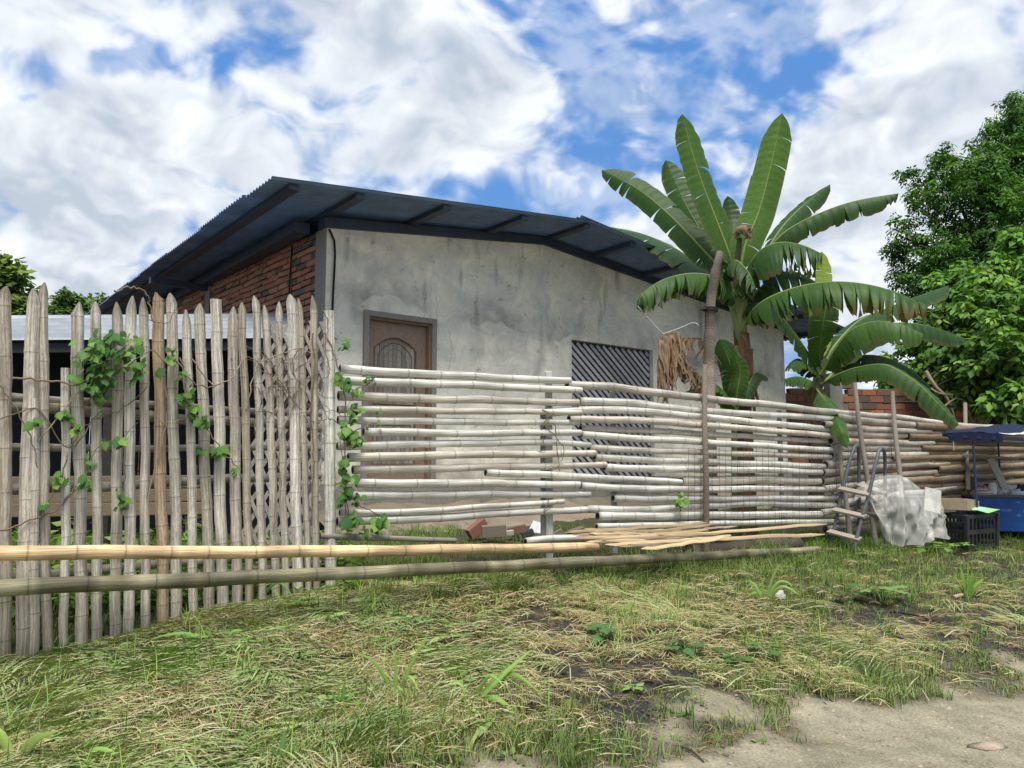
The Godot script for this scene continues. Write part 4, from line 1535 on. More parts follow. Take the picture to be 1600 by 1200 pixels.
	banana_leaf(c, [[1278, 600, 12.6], [1262, 592, 12.8], [1245, 588, 13.0], [1226, 592, 13.2]], 0.20, up, 1.1, 0.1, md)
	banana_leaf(c, [[1278, 585, 12.5], [1268, 560, 12.1], [1248, 530, 11.7], [1222, 495, 11.3], [1200, 470, 11.1]], 0.31, Vector3(0.3, 0.5, 0.8).normalized(), 0.5, 0.3, dk)
	banana_leaf(c, [[1282, 575, 12.4], [1280, 545, 12.0], [1286, 505, 11.7], [1296, 452, 11.6]], 0.26, Vector3(0.2, 0.1, 1).normalized(), 0.35, 0.1, md)
	banana_leaf(c, [[1280, 590, 12.4], [1262, 570, 12.0], [1246, 560, 11.7], [1236, 575, 11.4]], 0.2, up, 0.9, 0.3, md)
	banana_leaf(c, [[1276, 608, 12.4], [1284, 618, 11.0], [1296, 634, 10.0], [1310, 664, 9.4], [1324, 700, 9.3]], 0.17, Vector3(-0.4, 0.5, 0.8).normalized(), 0.7, 0.1, md.lerp(lt, 0.5), 0.0, "leaf", 0.25)
	for q in [[1262, 610, 1258, 650], [1272, 605, 1270, 660], [1282, 608, 1286, 650], [1268, 612, 1264, 665]]:
		hanging_sheath(c, [at(q[0], q[1], 12.45), at((q[0] + q[2]) * 0.5, (q[1] + q[3]) * 0.5, 12.42), at(q[2], q[3], 12.42)], 0.07, bt)

	var e := thing("banana_plant", Vector3.ZERO, "young banana sucker with bright leaves at the foot of the tall plant", "banana plant", "banana plants behind the fence")
	banana_stem(e, [[1146, 720, 9.6], [1147, 660, 9.6], [1150, 620, 9.6]], 0.05, 0.03, Color(0.12, 0.15, 0.06), Color(0.15, 0.22, 0.07))
	banana_leaf(e, [[1148, 640, 9.6], [1146, 600, 9.55], [1138, 560, 9.5], [1124, 530, 9.5]], 0.14, cam, 0.4, 0.1, md)
	banana_leaf(e, [[1148, 640, 9.6], [1152, 610, 9.5], [1156, 580, 9.45], [1148, 556, 9.4]], 0.12, cam, 0.5, 0.05, lt)
	banana_leaf(e, [[1148, 645, 9.6], [1136, 618, 9.4], [1118, 600, 9.3], [1102, 606, 9.2]], 0.14, up, 0.8, 0.1, md)
	banana_leaf(e, [[1146, 650, 9.6], [1120, 612, 9.7], [1090, 606, 9.8], [1062, 616, 9.9]], 0.12, up, 0.7, 0.2, dk)
	banana_leaf(e, [[1150, 640, 9.6], [1166, 606, 9.7], [1182, 582, 9.8], [1200, 590, 9.9]], 0.13, up, 0.9, 0.1, dk)

	# the bare trunk that stands before the tall plant
	g = Geo.new()
	var p := curve([on_rail(1109, 700, -0.35), at(1108, 560, 9.1), at(1110, 480, 9.1), at(1117, 430, 9.1), at(1126, 394, 9.1)], 30)
	p[0].y = gh(p[0].x, p[0].z) - 0.1
	var cs := PackedColorArray()
	var r := PackedFloat32Array()
	for k in 30:
		cs.append(col(Color(0.30, 0.24, 0.18).lerp(Color(0.27, 0.235, 0.20), k / 29.0), rf(0.6, 1.2)))
		r.append(lerpf(0.08, 0.048, k / 29.0) * (1.0 + 0.10 * n1.get_noise_1d(k * 0.5) + (0.16 if k in [9, 16, 23, 26] else 0.0)))
	g.tube(p, r, 12, cs, 0.28)
	var o := put("bare_trunk", g.mesh(), M.bark)
	tag(o, "bare sawn-off brown trunk standing in front of the tall banana plant", "trunk")
	g = Geo.new()
	g.tube(PackedVector3Array([p[20], p[20] + Vector3(0.005, 0.045, 0)]), radii(2, 0.09, 0.088), 12, fill(2, Color(0.01, 0.01, 0.012)))
	g.tube(PackedVector3Array([p[20] + Vector3(-0.06, 0.02, 0.06), p[20] + Vector3(-0.13, 0.01, 0.05)]), radii(2, 0.022, 0.012), 6, fill(2, Color(0.01, 0.01, 0.012)))
	put("strap", g.mesh(), M.plain, o)
	g = Geo.new()
	g.tube(curve([at(996, 478, 9.1), at(1020, 505, 9.15), at(1036, 522, 9.2)], 6), radii(6, 0.006, 0.006), 5, fill(6, Color(0.42, 0.42, 0.40)))
	g.tube(curve([at(1036, 522, 9.2), at(1064, 512, 9.2), at(1082, 504, 9.2), at(1092, 508, 9.1)], 8), radii(8, 0.006, 0.006), 5, fill(8, Color(0.42, 0.42, 0.40)))
	tag(put("cord", g.mesh(), M.plain), "pale cord strung between banana leaf tip and the dead leaves", "cord")


# ---------------------------------------------------------------- trees
func leaf_cluster(size: float, n: int, seed_: int, droop: float, wide := 0.42) -> ArrayMesh:
	var r := RandomNumberGenerator.new()
	r.seed = seed_
	var g := Geo.new()
	for k in n:
		var an := TAU * k / n + r.randf_range(-0.4, 0.4)
		var tilt := r.randf_range(-0.5, 0.5) - droop
		var d := Vector3(cos(an) * cos(tilt), sin(tilt), sin(an) * cos(tilt))
		var s := d.cross(Vector3.UP).normalized()
		s = s.rotated(d, r.randf_range(-0.6, 0.6))
		var nn := s.cross(d).normalized()
		var o := d * size * r.randf_range(0.1, 0.55) + Vector3(0, r.randf_range(-0.3, 0.3) * size, 0)
		var l := size * r.randf_range(0.7, 1.1)
		var w := l * wide
		var c := col(Color.WHITE, r.randf_range(0.75, 1.25))
		var a := g.vert(o, nn, c)
		var b := g.vert(o + d * l * 0.45 + s * w * 0.5 - nn * l * 0.05, (nn + s * 0.35).normalized(), c)
		var e := g.vert(o + d * l * 0.45 - s * w * 0.5 - nn * l * 0.05, (nn - s * 0.35).normalized(), c)
		var f := g.vert(o + d * l - nn * l * 0.14, nn, c)
		var m := g.vert(o + d * l * 0.5 + nn * l * 0.03, nn, c)
		g.tri(a, b, m)
		g.tri(b, f, m)
		g.tri(f, e, m)
		g.tri(e, a, m)
	return g.mesh()


func crown(parent: Node3D, called: String, blobs: Array, count: int, mesh: Mesh, tones: Array, inner := 0.55) -> void:
	var sub := []
	for b in blobs:
		sub.append([b[0], b[1] * 0.72])
		for k in 9:
			var d := Vector3(rng.randfn(), rng.randfn() + 0.25, rng.randfn()).normalized()
			sub.append([b[0] + d * b[1] * rf(0.6, 0.95), b[1] * rf(0.24, 0.44)])
	blobs = sub
	var vol := 0.0
	for b in blobs:
		vol += b[1] * b[1]
	var xs := []
	var cs := PackedColorArray()
	for b in blobs:
		var k := int(count * b[1] * b[1] / vol)
		var own := rf(0.78, 1.25)
		for q in k:
			var d := Vector3(rng.randfn(), rng.randfn(), rng.randfn()).normalized()
			var lump: float = 1.0 + 0.5 * n1.get_noise_3d(d.x * 1.6 + b[0].x, d.y * 1.6 + b[0].y, d.z * 1.6 + b[0].z) + 0.22 * n2.get_noise_3d(d.x * 4.0 + b[0].x, d.y * 4.0, d.z * 4.0)
			if n3.get_noise_3d(d.x * 2.4 + b[0].z, d.y * 2.4, d.z * 2.4 + b[0].x) < -0.16:
				continue
			var rad: float = b[1] * lump * lerpf(inner, 1.0, sqrt(rf(0, 1)))
			var p: Vector3 = b[0] + d * rad * Vector3(1, 0.85, 1)
			var y := Vector3(d.x * 0.6 + rf(-0.5, 0.5), 1.0, d.z * 0.6 + rf(-0.5, 0.5)).normalized()
			var t := Transform3D(Basis(Quaternion(Vector3.UP, y)) * Basis(Vector3.UP, rf(0, TAU)), p)
			xs.append(t.scaled_local(Vector3.ONE * rf(0.7, 1.3)))
			cs.append(col((tones[randi_of(tones.size())] as Color), rf(0.8, 1.2) * own))
	tag(many(called, mesh, M.leaf, xs, cs, parent), "", "", "", "stuff")


func limbs(parent: Node3D, root: Vector3, ends: Array, r: float, tone: Color) -> void:
	for k in ends.size():
		var e: Vector3 = ends[k]
		var g := Geo.new()
		var mid := root.lerp(e, 0.5) + Vector3(rf(-0.3, 0.3), rf(-0.1, 0.5), rf(-0.3, 0.3)) * root.distance_to(e) * 0.2
		g.tube(curve([root, mid, e], 10), radii(10, r, r * 0.25), 7, fill(10, tone), 0.15, false)
		put("limb", g.mesh(), M.bark, parent)


func far_trees() -> void:
	var bark := Color(0.07, 0.058, 0.045)
	# the big tree behind the right of the yard
	var tr := thing("large_tree", Vector3.ZERO, "large dark dense tree towering at the right edge", "tree")
	var base := at(1590, 640, 25.0)
	base.y = 0.4
	var bl := []
	for q in [[1590, 230, 25, 1.7], [1530, 290, 24, 1.5], [1470, 268, 24.5, 0.85], [1500, 320, 23.5, 1.5], [1450, 330, 24, 0.9], [1590, 330, 23, 2.0], [1540, 390, 23, 1.7], [1460, 400, 23.5, 1.25], [1415, 372, 24, 0.75], [1440, 440, 23.5, 0.95], [1500, 450, 23, 1.3], [1600, 440, 23, 1.9], [1680, 300, 24, 2.6], [1690, 440, 24, 2.6],
		[1660, 190, 26, 2.0], [1560, 215, 25.5, 0.9], [1595, 185, 25, 0.9], [1440, 300, 24.5, 0.5], [1420, 275, 24.5, 0.4], [1400, 395, 24, 0.45], [1560, 500, 23, 1.4], [1470, 500, 23, 0.9]]:
		bl.append([at(q[0], q[1], q[2]), q[3]])
	crown(tr, "crown", bl, 12000, leaf_cluster(0.17, 9, 3, 0.35, 0.40), [Color(0.045, 0.12, 0.02), Color(0.075, 0.17, 0.027), Color(0.036, 0.095, 0.018), Color(0.105, 0.205, 0.034)], 0.5)
	var g := Geo.new()
	var fork := at(1585, 500, 25.0)
	g.tube(curve([base, base.lerp(fork, 0.5) + Vector3(0.2, 0, 0), fork], 10), radii(10, 0.42, 0.27), 12, fill(10, bark), 0.12)
	put("trunk", g.mesh(), M.bark, tr)
	var ends := []
	for k in [0, 1, 3, 5, 6, 7, 8, 9, 10, 11, 12]:
		ends.append(bl[k][0])
	limbs(tr, fork, ends, 0.16, bark)
	# lighter broad-leaved tree nearer by
	var t2 := thing("broadleaf_tree", Vector3.ZERO, "bright green broad-leaved bushy tree hanging over the right end of the fence", "tree")
	bl = []
	for q in [[1520, 450, 16.5, 0.85], [1575, 470, 16, 1.0], [1485, 510, 16.5, 0.6], [1530, 540, 15.5, 0.95], [1590, 560, 15, 1.0], [1480, 580, 16.5, 0.65], [1540, 610, 15.5, 0.6], [1650, 480, 15, 1.3], [1660, 600, 14.5, 1.3], [1590, 640, 14.5, 0.6], [1400, 605, 17.8, 0.5], [1440, 560, 17.5, 0.6], [1380, 575, 18.2, 0.45], [1605, 410, 16.5, 0.8], [1430, 620, 17.6, 0.45]]:
		bl.append([at(q[0], q[1], q[2]), q[3]])
	crown(t2, "crown", bl, 5200, leaf_cluster(0.185, 8, 9, 0.3, 0.60), [Color(0.12, 0.25, 0.045), Color(0.16, 0.30, 0.055), Color(0.085, 0.185, 0.035), Color(0.22, 0.36, 0.07), Color(0.10, 0.205, 0.04)], 0.45)
	base = at(1570, 760, 15.8)
	base.y = 0.4
	fork = at(1560, 630, 15.8)
	g = Geo.new()
	g.tube(curve([base, base.lerp(fork, 0.6) + Vector3(-0.1, 0, 0), fork], 8), radii(8, 0.17, 0.12), 10, fill(8, bark), 0.12)
	put("trunk", g.mesh(), M.bark, t2)
	ends = []
	for k in [0, 1, 2, 3, 4, 5, 7, 8]:
		ends.append(bl[k][0])
	limbs(t2, fork, ends, 0.07, bark)
	var br := thing("dead_branch", Vector3.ZERO, "pale broken dead branch hanging over the boundary wall", "branch")
	for q in [[[1446, 580, 15.6], [1462, 604, 15.5], [1480, 622, 15.4], [1492, 652, 15.3]], [[1448, 602, 15.5], [1466, 614, 15.4], [1488, 617, 15.4]], [[1458, 606, 15.5], [1485, 592, 15.5], [1512, 576, 15.6]], [[1470, 640, 15.3], [1500, 622, 15.3], [1520, 660, 15.3]], [[1380, 630, 15.6], [1440, 628, 15.5], [1500, 636, 15.3], [1540, 628, 15.4]]]:
		g = Geo.new()
		var p := []
		for w in q:
			p.append(at(w[0], w[1], w[2]))
		var dk: bool = q[0][0] == 1458 or q[0][0] == 1380
		g.tube(curve(p, 9), radii(9, 0.05 if q.size() == 4 and not dk else 0.025, 0.012), 6, fill(9, Color(0.06, 0.05, 0.04) if dk else Color(0.42, 0.33, 0.22)), 0.15)
		put("twig" if dk else "bough", g.mesh(), M.bark, br)
	# far trees on the left
	var t3 := thing("far_left_tree", Vector3.ZERO, "yellow-green tree at the left edge above the zinc roof", "tree")
	bl = []
	for q in [[8, 432, 21, 0.5], [18, 470, 21, 0.55], [-30, 450, 21, 0.9], [30, 500, 21, 0.6], [-20, 500, 21, 0.8]]:
		bl.append([at(q[0], q[1], q[2]), q[3]])
	crown(t3, "crown", bl, 900, leaf_cluster(0.22, 8, 14, 0.1, 0.6), [Color(0.15, 0.23, 0.05), Color(0.20, 0.28, 0.07), Color(0.11, 0.17, 0.04)], 0.35)
	tree_trunk(t3, at(-20, 520, 21), 0.13, bl)
	var t4 := thing("far_round_tree", Vector3.ZERO, "round green tree far behind the pickets, left of the roof end", "tree")
	bl = []
	for q in [[100, 480, 30, 0.65], [120, 500, 30, 0.8], [80, 500, 30, 0.7], [135, 480, 30.5, 0.5], [70, 488, 30, 0.35], [160, 500, 31, 0.8]]:
		bl.append([at(q[0], q[1], q[2]), q[3]])
	crown(t4, "crown", bl, 1300, leaf_cluster(0.2, 8, 15, 0.1, 0.55), [Color(0.08, 0.16, 0.035), Color(0.11, 0.20, 0.045), Color(0.15, 0.22, 0.05)], 0.4)
	tree_trunk(t4, at(110, 520, 30), 0.16, bl)


func tree_trunk(parent: Node3D, fork: Vector3, r: float, bl: Array) -> void:
	var g := Geo.new()
	var base := Vector3(fork.x, 0.3, fork.z)
	g.tube(curve([base, base.lerp(fork, 0.5) + Vector3(0.1, 0, 0), fork], 8), radii(8, r, r * 0.6), 9, fill(8, Color(0.08, 0.066, 0.05)), 0.12)
	put("trunk", g.mesh(), M.bark, parent)
	var e := []
	for b in bl:
		e.append(b[0])
	limbs(parent, fork, e, r * 0.4, Color(0.08, 0.066, 0.05))


# ---------------------------------------------------------------- poles, slats, logs
func loose_poles() -> void:
	var p0 := at(0, 862, 4.42)
	var b := at(932, 855, 7.15)
	var a := p0 + (p0 - b).normalized() * 0.9
	var st := thing("pole_trestle", Vector3.ZERO, "forked stick trestle carrying the left ends of the poles", "trestle")
	var rest := [a.lerp(b, 0.04)]
	tag(put("bamboo_pole", bamboo(curve([a, a.lerp(b, 0.5) + Vector3(0, -0.015, 0), b], 20), 0.043, 0.042, 0.27, Color(0.74, 0.54, 0.32), 14, 0.42, 0.97, 0.35), M.bamboo), "long yellow bamboo pole lying level in front of the pickets", "bamboo pole")
	p0 = at(0, 918, 4.34)
	b = at(1280, 859, 8.9)
	b.y = gh(b.x, b.z) + 0.05
	a = p0 + (p0 - b).normalized() * 0.9
	rest.append(a.lerp(b, 0.04))
	tag(put("bamboo_pole", bamboo(curve([a, a.lerp(b, 0.4) + Vector3(0, -0.01, 0), b], 24), 0.047, 0.044, 0.36, Color(0.225, 0.21, 0.135), 14, 0.8, 0.97, 0.35), M.bamboo), "long mossy dark bamboo pole slanting down below the yellow one", "bamboo pole")
	var g: Geo
	for q: Vector3 in rest:            # what carries the left ends, outside the frame
		g = Geo.new()
		g.bar(gp(q.x, q.z + 0.07, -0.05), Vector3(q.x, q.y + 0.1, q.z + 0.07), 0.045, 0.045, Color(0.25, 0.2, 0.15), Vector3(0, 0, 1))
		g.bar(Vector3(q.x - 0.1, q.y - 0.07, q.z + 0.02), Vector3(q.x + 0.1, q.y - 0.06, q.z + 0.02), 0.04, 0.04, Color(0.25, 0.2, 0.15))
		put("leg", g.mesh(), M.bark, st)
	# dark logs under the heap
	for q in [[1078, 860, 8.35, 1246, 846, 9.05, 0.085, "dark rotten log lying under the split bamboo heap"], [860, 868, 7.15, 965, 866, 7.6, 0.07, "short dark log propping the end of the yellow pole"]]:
		g = Geo.new()
		p0 = at(q[0], q[1], q[2])
		var p1 := at(q[3], q[4], q[5])
		p0.y = gh(p0.x, p0.z) + q[6] * 0.75
		p1.y = gh(p1.x, p1.z) + q[6] * 0.75
		var line := curve([p0, p0.lerp(p1, 0.5) + Vector3(0, 0.01, 0), p1], 16)
		var r := PackedFloat32Array()
		var cs := PackedColorArray()
		for k in 16:
			r.append(q[6] * rf(0.85, 1.15))
			cs.append(col(Color(0.085, 0.07, 0.055), rf(0.6, 1.5)))
		g.tube(line, r, 11, cs, 0.25)
		tag(put("log", g.mesh(), M.bark), q[7], "log")
	# split bamboo laths in a loose heap: [left px, py, D, right px, py, D, width, tone, label]
	var laths := [[882, 833, 7.5, 1105, 818, 8.1, 0.05, 0.5, "weathered grey lath at the top of the heap, farthest back"], [895, 838, 7.4, 1116, 821, 8.0, 0.05, 0.4, "brown split lath second from the top of the heap"], [920, 836, 7.45, 1042, 829, 7.8, 0.06, 1.0, "short pale split lath inside the heap, left of its middle"],
		[905, 843, 7.35, 1105, 829, 7.9, 0.06, 0.7, "tan split lath with splintered left end in the heap"], [927, 845, 7.3, 1128, 833, 7.9, 0.05, 0.35, "dark brown lath crossing the middle of the heap"], [940, 842, 7.35, 1291, 820, 8.8, 0.075, 1.0, "longest pale yellow lath reaching right over the grass"],
		[945, 846, 7.3, 1287, 836, 8.7, 0.075, 0.8, "tan long lath lying just below the longest pale one"], [944, 852, 7.2, 1140, 838, 7.8, 0.06, 1.1, "bright split lath with pointed left end low in the heap"], [1000, 859, 7.2, 1141, 838, 7.7, 0.055, 1.15, "pale lath slanting steeply at the front of the heap"], [965, 856, 7.2, 1110, 846, 7.65, 0.05, 0.3, "dark thin lath shaded at the bottom of the heap"],
		[900, 840, 7.45, 1012, 833, 7.8, 0.045, 0.6, "short brown lath end sticking out left of the heap"], [912, 829, 7.6, 1060, 822, 8.0, 0.05, 0.45, "greyish lath lying behind the heap against the rails"],
		[935, 850, 7.3, 1075, 841, 7.7, 0.04, 0.2, "dark splinter between the two bright lowest laths"], [990, 838, 7.6, 1098, 826, 7.95, 0.045, 0.25, "dark lath right of the heap's middle, under the grey top one"], [915, 848, 7.3, 1010, 846, 7.5, 0.05, 0.9, "pale stubby lath at the lower left of the heap"],
		[1010, 833, 7.75, 1150, 822, 8.2, 0.045, 0.55, "brownish lath sticking out right behind the stake"], [955, 834, 7.5, 1088, 836, 7.8, 0.045, 0.65, "tan lath lying level across the slanting ones"], [980, 852, 7.2, 1085, 851, 7.5, 0.045, 0.15, "blackened lath on the log beneath the heap"]]
	for q in laths:
		p0 = at(q[0], q[1], q[2] - 0.30)
		var p1 := at(q[3], q[4], q[5] - 0.30)
		var tone: Color = Color(0.20, 0.135, 0.085).lerp(Color(0.66, 0.50, 0.29), q[7] * 0.9)
		g = Geo.new()
		var d := (p1 - p0).normalized()
		var s := d.cross(Vector3.UP).normalized().rotated(d, rf(0.5, 1.1))
		var up := s.cross(d).normalized()
		var n := 14
		var w: float = q[6] * rf(0.42, 0.62)
		for k in n + 1:
			var u := float(k) / n
			var tip := minf(minf(u / 0.07, (1.0 - u) / 0.04), 1.0)
			var c := p0.lerp(p1, u) + Vector3(0, sin(u * PI) * -0.012, 0) + s * n2.get_noise_2d(u * 3.0, q[0]) * 0.02
			for j in 6:                                 # a shallow trough, 5 mm thick
				var v := [-1.0, -0.4, 0.4, 1.0, 0.4, -0.4][j] as float
				var y := -0.10 * v * v * w if j < 4 else -0.10 * v * v * w - 0.007
				g.vert(c + s * v * w * 0.5 * (0.2 + 0.8 * tip) + up * (y + 0.02), (up * (1.0 if j < 4 else -1.0) + s * v * 0.5).normalized(), col(tone, rf(0.75, 1.15) * (0.55 if j > 3 else 1.0)), Vector2(v * 0.1, u * p0.distance_to(p1)))
			if k > 0:
				for j in 6:
					var i0 := (k - 1) * 6 + j
					var i1 := (k - 1) * 6 + (j + 1) % 6
					g.quad(i0, i1, i1 + 6, i0 + 6)
		tag(put("bamboo_lath", g.mesh(), M.wood), q[8], "lath", "split bamboo laths heaped before the fence")


# ---------------------------------------------------------------- ladder, sheet, crate, box
func yard_things() -> void:
	var steel := Color(0.14, 0.15, 0.16)
	var l := thing("step_ladder", Vector3.ZERO, "grey tubular step ladder with wooden treads leaning by the fence", "ladder")
	for q in [[[1296, 838, 9.25], [1322, 742, 9.3], [1333, 704, 9.35], [1337, 697, 9.4], [1341, 700, 9.5], [1342, 730, 9.6], [1341, 800, 9.75]], [[1339, 866, 8.95], [1336, 852, 8.97], [1358, 770, 9.05], [1371, 712, 9.12], [1376, 701, 9.18], [1381, 704, 9.25], [1383, 730, 9.35], [1383, 842, 9.5]]]:
		var p := []
		for w in q:
			p.append(at(w[0], w[1], w[2]))
		p[0].y = gh(p[0].x, p[0].z) - 0.02
		p[p.size() - 1].y = gh(p[p.size() - 1].x, p[p.size() - 1].z) - 0.02
		var g := Geo.new()
		g.tube(curve(p, 50), radii(50, 0.021, 0.021), 9, fill(50, steel), 0.1)
		put("side_rail", g.mesh(), M.steel, l)
	for q in [[1311, 763, 9.28, 1358, 773, 9.02], [1302, 796, 9.27, 1352, 807, 8.99], [1294, 830, 9.26, 1344, 843, 8.96], [1341, 797, 9.7, 1384, 806, 9.42], [1340, 757, 9.6, 1384, 771, 9.35]]:
		var g := Geo.new()
		g.bar(at(q[0], q[1], q[2]), at(q[3], q[4], q[5]), 0.09, 0.03, col(Color(0.40, 0.35, 0.28), rf(0.85, 1.1)), Vector3(0, 1, 0.5), 0.004)
		put("tread", g.mesh(), M.wood, l)
	# clear plastic sheet draped over the ladder and a hidden drum
	var drum := Geo.new()
	var dc := at(1425, 850, 9.75)
	dc.y = gh(dc.x, dc.z)
	drum.tube(PackedVector3Array([dc, dc + Vector3(0, 0.3, 0), dc + Vector3(0, 0.62, 0)]), radii(3, 0.23, 0.23), 18, fill(3, Color(0.10, 0.10, 0.095)))
	tag(put("drum", drum.mesh(), M.paint), "dark drum dimly showing under the clear plastic sheet", "drum")
	var g2 := Geo.new()
	var nu := 56
	var nv := 30
	for v in nv + 1:
		for u in nu + 1:
			var s := float(u) / nu
			var t := float(v) / nv
			# top edge along the ladder's rail and the drum's top; the hem trails on the grass
			var top := curve_at([[1340, 762, 9.36], [1362, 748, 9.3], [1385, 742, 9.3], [1405, 742, 9.45], [1425, 752, 9.55], [1445, 768, 9.6], [1470, 782, 9.7]], s)
			var hem := curve_at([[1336, 785, 9.2], [1352, 772, 9.15], [1382, 845, 9.12], [1402, 853, 9.15], [1432, 851, 9.15], [1452, 838, 9.2], [1474, 842, 9.35]], s)
			var p := top.lerp(hem, t)
			var fold := sin(s * 24.0 + t * 2.0 + n2.get_noise_2d(s * 4.0, t * 1.2) * 5.0) * 0.055 + n1.get_noise_2d(s * 5.0, t * 1.2) * 0.06 + n2.get_noise_2d(s * 9.0, t * 2.5) * 0.02
			p += Vector3(0.15, 0, 1.0) * (fold * (0.25 + t) + 0.10 * sin(PI * minf(t * 0.9, 1.0)) * smoothstep(0.25, 0.5, s))
			g2.vert(p, Vector3.BACK, Color.WHITE, Vector2(s, t))
	for v in nv:
		for u in nu:
			var i := v * (nu + 1) + u
			g2.quad(i, i + 1, i + nu + 2, i + nu + 1)
	for v in nv + 1:
		for u in nu + 1:
			var i := v * (nu + 1) + u
			var du := g2.v[v * (nu + 1) + mini(u + 1, nu)] - g2.v[v * (nu + 1) + maxi(u - 1, 0)]
			var dv := g2.v[mini(v + 1, nv) * (nu + 1) + u] - g2.v[maxi(v - 1, 0) * (nu + 1) + u]
			var nn := dv.cross(du).normalized()
			g2.n[i] = nn if nn.z > 0 else -nn
	tag(put("plastic_sheet", g2.mesh(), M.plastic), "crumpled clear plastic sheet draped over the ladder", "plastic sheet")
	# the dark slatted crate
	var c := thing("plastic_crate", Vector3.ZERO, "dark grey slatted plastic crate standing below the wooden box", "crate")
	var o := at(1511, 857, 9.55)
	o.y = gh(o.x, o.z) - 0.01
	var ex := (at(1556, 850, 9.95) - o)
	ex.y = 0
	var wid := ex.length()
	ex = ex.normalized()
	var ez := (at(1468, 846, 9.9) - o)
	ez.y = 0
	var dep := ez.length()
	ez = ez.normalized()
	var dark := Color(0.032, 0.032, 0.036)
	var hgt := 0.45
	for q in [[0, 0], [1, 0], [0, 1], [1, 1]]:
		var g := Geo.new()
		var b: Vector3 = o + ex * wid * q[0] + ez * dep * q[1]
		g.bar(b, b + Vector3(0, hgt, 0) + (ex * (q[0] - 0.5) + ez * (q[1] - 0.5)) * 0.06, 0.05, 0.05, dark, ex, 0.008)
		put("corner_upright", g.mesh(), M.paint, c)
	for side in 4:
		var a: Vector3 = [o, o + ex * wid, o + ex * wid + ez * dep, o + ez * dep][side]
		var b: Vector3 = [o + ex * wid, o + ex * wid + ez * dep, o + ez * dep, o][side]
		var out := (a + b) * 0.5 - (o + ex * wid * 0.5 + ez * dep * 0.5)
		if side % 2 == 0:                              # ends: solid band, then upright slots
			for k in 8:
				var g := Geo.new()
				var u := (k + 0.5) / 8.0
				g.bar(a.lerp(b, u) + Vector3(0, 0.02, 0), a.lerp(b, u) + Vector3(0, hgt - 0.02, 0) + out.normalized() * 0.02, 0.028, 0.012, dark, out.normalized())
				put("upright_slat", g.mesh(), M.paint, c)
		for k in 5:
			var g := Geo.new()
			var y := 0.04 + 0.095 * k
			var hi := 0.055 if k < 4 else 0.05
			if side % 2 == 0 and k in [1, 3]:
				continue
			g.bar(a + Vector3(0, y, 0) + out.normalized() * 0.04 * y, b + Vector3(0, y, 0) + out.normalized() * 0.04 * y, 0.012, hi, dark, Vector3.UP, 0.003)
			put("side_slat", g.mesh(), M.paint, c)
	var g := Geo.new()
	g.box(Transform3D(Basis(ex, Vector3.UP, ex.cross(Vector3.UP)), o + ex * wid * 0.5 + ez * dep * 0.5 + Vector3(0, 0.02, 0)), Vector3(wid * 0.95, 0.02, dep * 0.9), dark)
	put("floor", g.mesh(), M.paint, c)
	# bright printed leaflet lying over its corner
	g = Geo.new()
	var pc := [at(1514, 790, 9.9), at(1520, 796, 9.6), at(1545, 808, 9.5), at(1563, 803, 9.9)]
	for k in 4:
		pc[k].y = o.y + hgt + 0.03 + [0.05, 0.02, 0.0, 0.02][k]
	var nn := Vector3(0, 1, 0.2).normalized()
	var m := 8
	for a in m + 1:
		for b in m + 1:
			var u := float(a) / m
			var v := float(b) / m
			var p: Vector3 = (pc[0] as Vector3).lerp(pc[3], u).lerp((pc[1] as Vector3).lerp(pc[2], u), v)
			var bl := smoothstep(0.28, 0.12, absf(u - 0.45)) * smoothstep(0.4, 0.2, absf(v - 0.5))
			g.vert(p + Vector3(0, sin(u * 5.0) * 0.008, 0), nn, Color(0.30, 0.62, 0.16).lerp(Color(0.35, 0.62, 0.68), bl).lerp(Color(0.75, 0.8, 0.4), smoothstep(0.15, 0.0, minf(u, v)) * 0.5))
	for a in m:
		for b in m:
			var i := a * (m + 1) + b
			g.quad(i, i + 1, i + m + 2, i + m + 1)
	tag(put("leaflet", g.mesh(), M.cloth), "bright green printed leaflet lying across the crate's top corner", "leaflet")
	# shallow wooden box on the crate
	var bx := thing("wooden_box", Vector3.ZERO, "shallow pale wooden box lying upside down on the crate", "box")
	var bo := at(1487, 790, 9.95)
	bo.y = o.y + hgt + 0.02
	var tilt := Basis(ex.rotated(Vector3.UP, 0.25), Vector3.UP, ex.cross(Vector3.UP).rotated(Vector3.UP, 0.25)) * Basis(Vector3(0, 0, 1), -0.06)
	var wood := Color(0.46, 0.37, 0.25)
	for q in [[Vector3(0, 0.075, 0.24), Vector3(0.62, 0.13, 0.018), "side_board"], [Vector3(0, 0.075, -0.24), Vector3(0.62, 0.13, 0.018), "side_board"], [Vector3(0.302, 0.075, 0), Vector3(0.018, 0.13, 0.46), "side_board"], [Vector3(-0.302, 0.075, 0), Vector3(0.018, 0.13, 0.46), "side_board"],
		[Vector3(0, 0.148, 0.13), Vector3(0.60, 0.012, 0.20), "top_board"], [Vector3(0, 0.147, -0.10), Vector3(0.60, 0.012, 0.24), "top_board"]]:
		g = Geo.new()
		g.box(Transform3D(tilt, bo + tilt * q[0]), q[1], col(wood, rf(0.85, 1.12)), 0.003)
		put(q[2], g.mesh(), M.wood, bx)
	g = Geo.new()
	g.bar(at(1458, 764, 9.55), at(1456, 800, 9.5), 0.22, 0.02, Color(0.60, 0.585, 0.53), Vector3(0.2, 0.2, 1).normalized(), 0.004)
	tag(put("white_board", g.mesh(), M.paint), "dirty white board leaning between the plastic sheet and wooden box", "board")


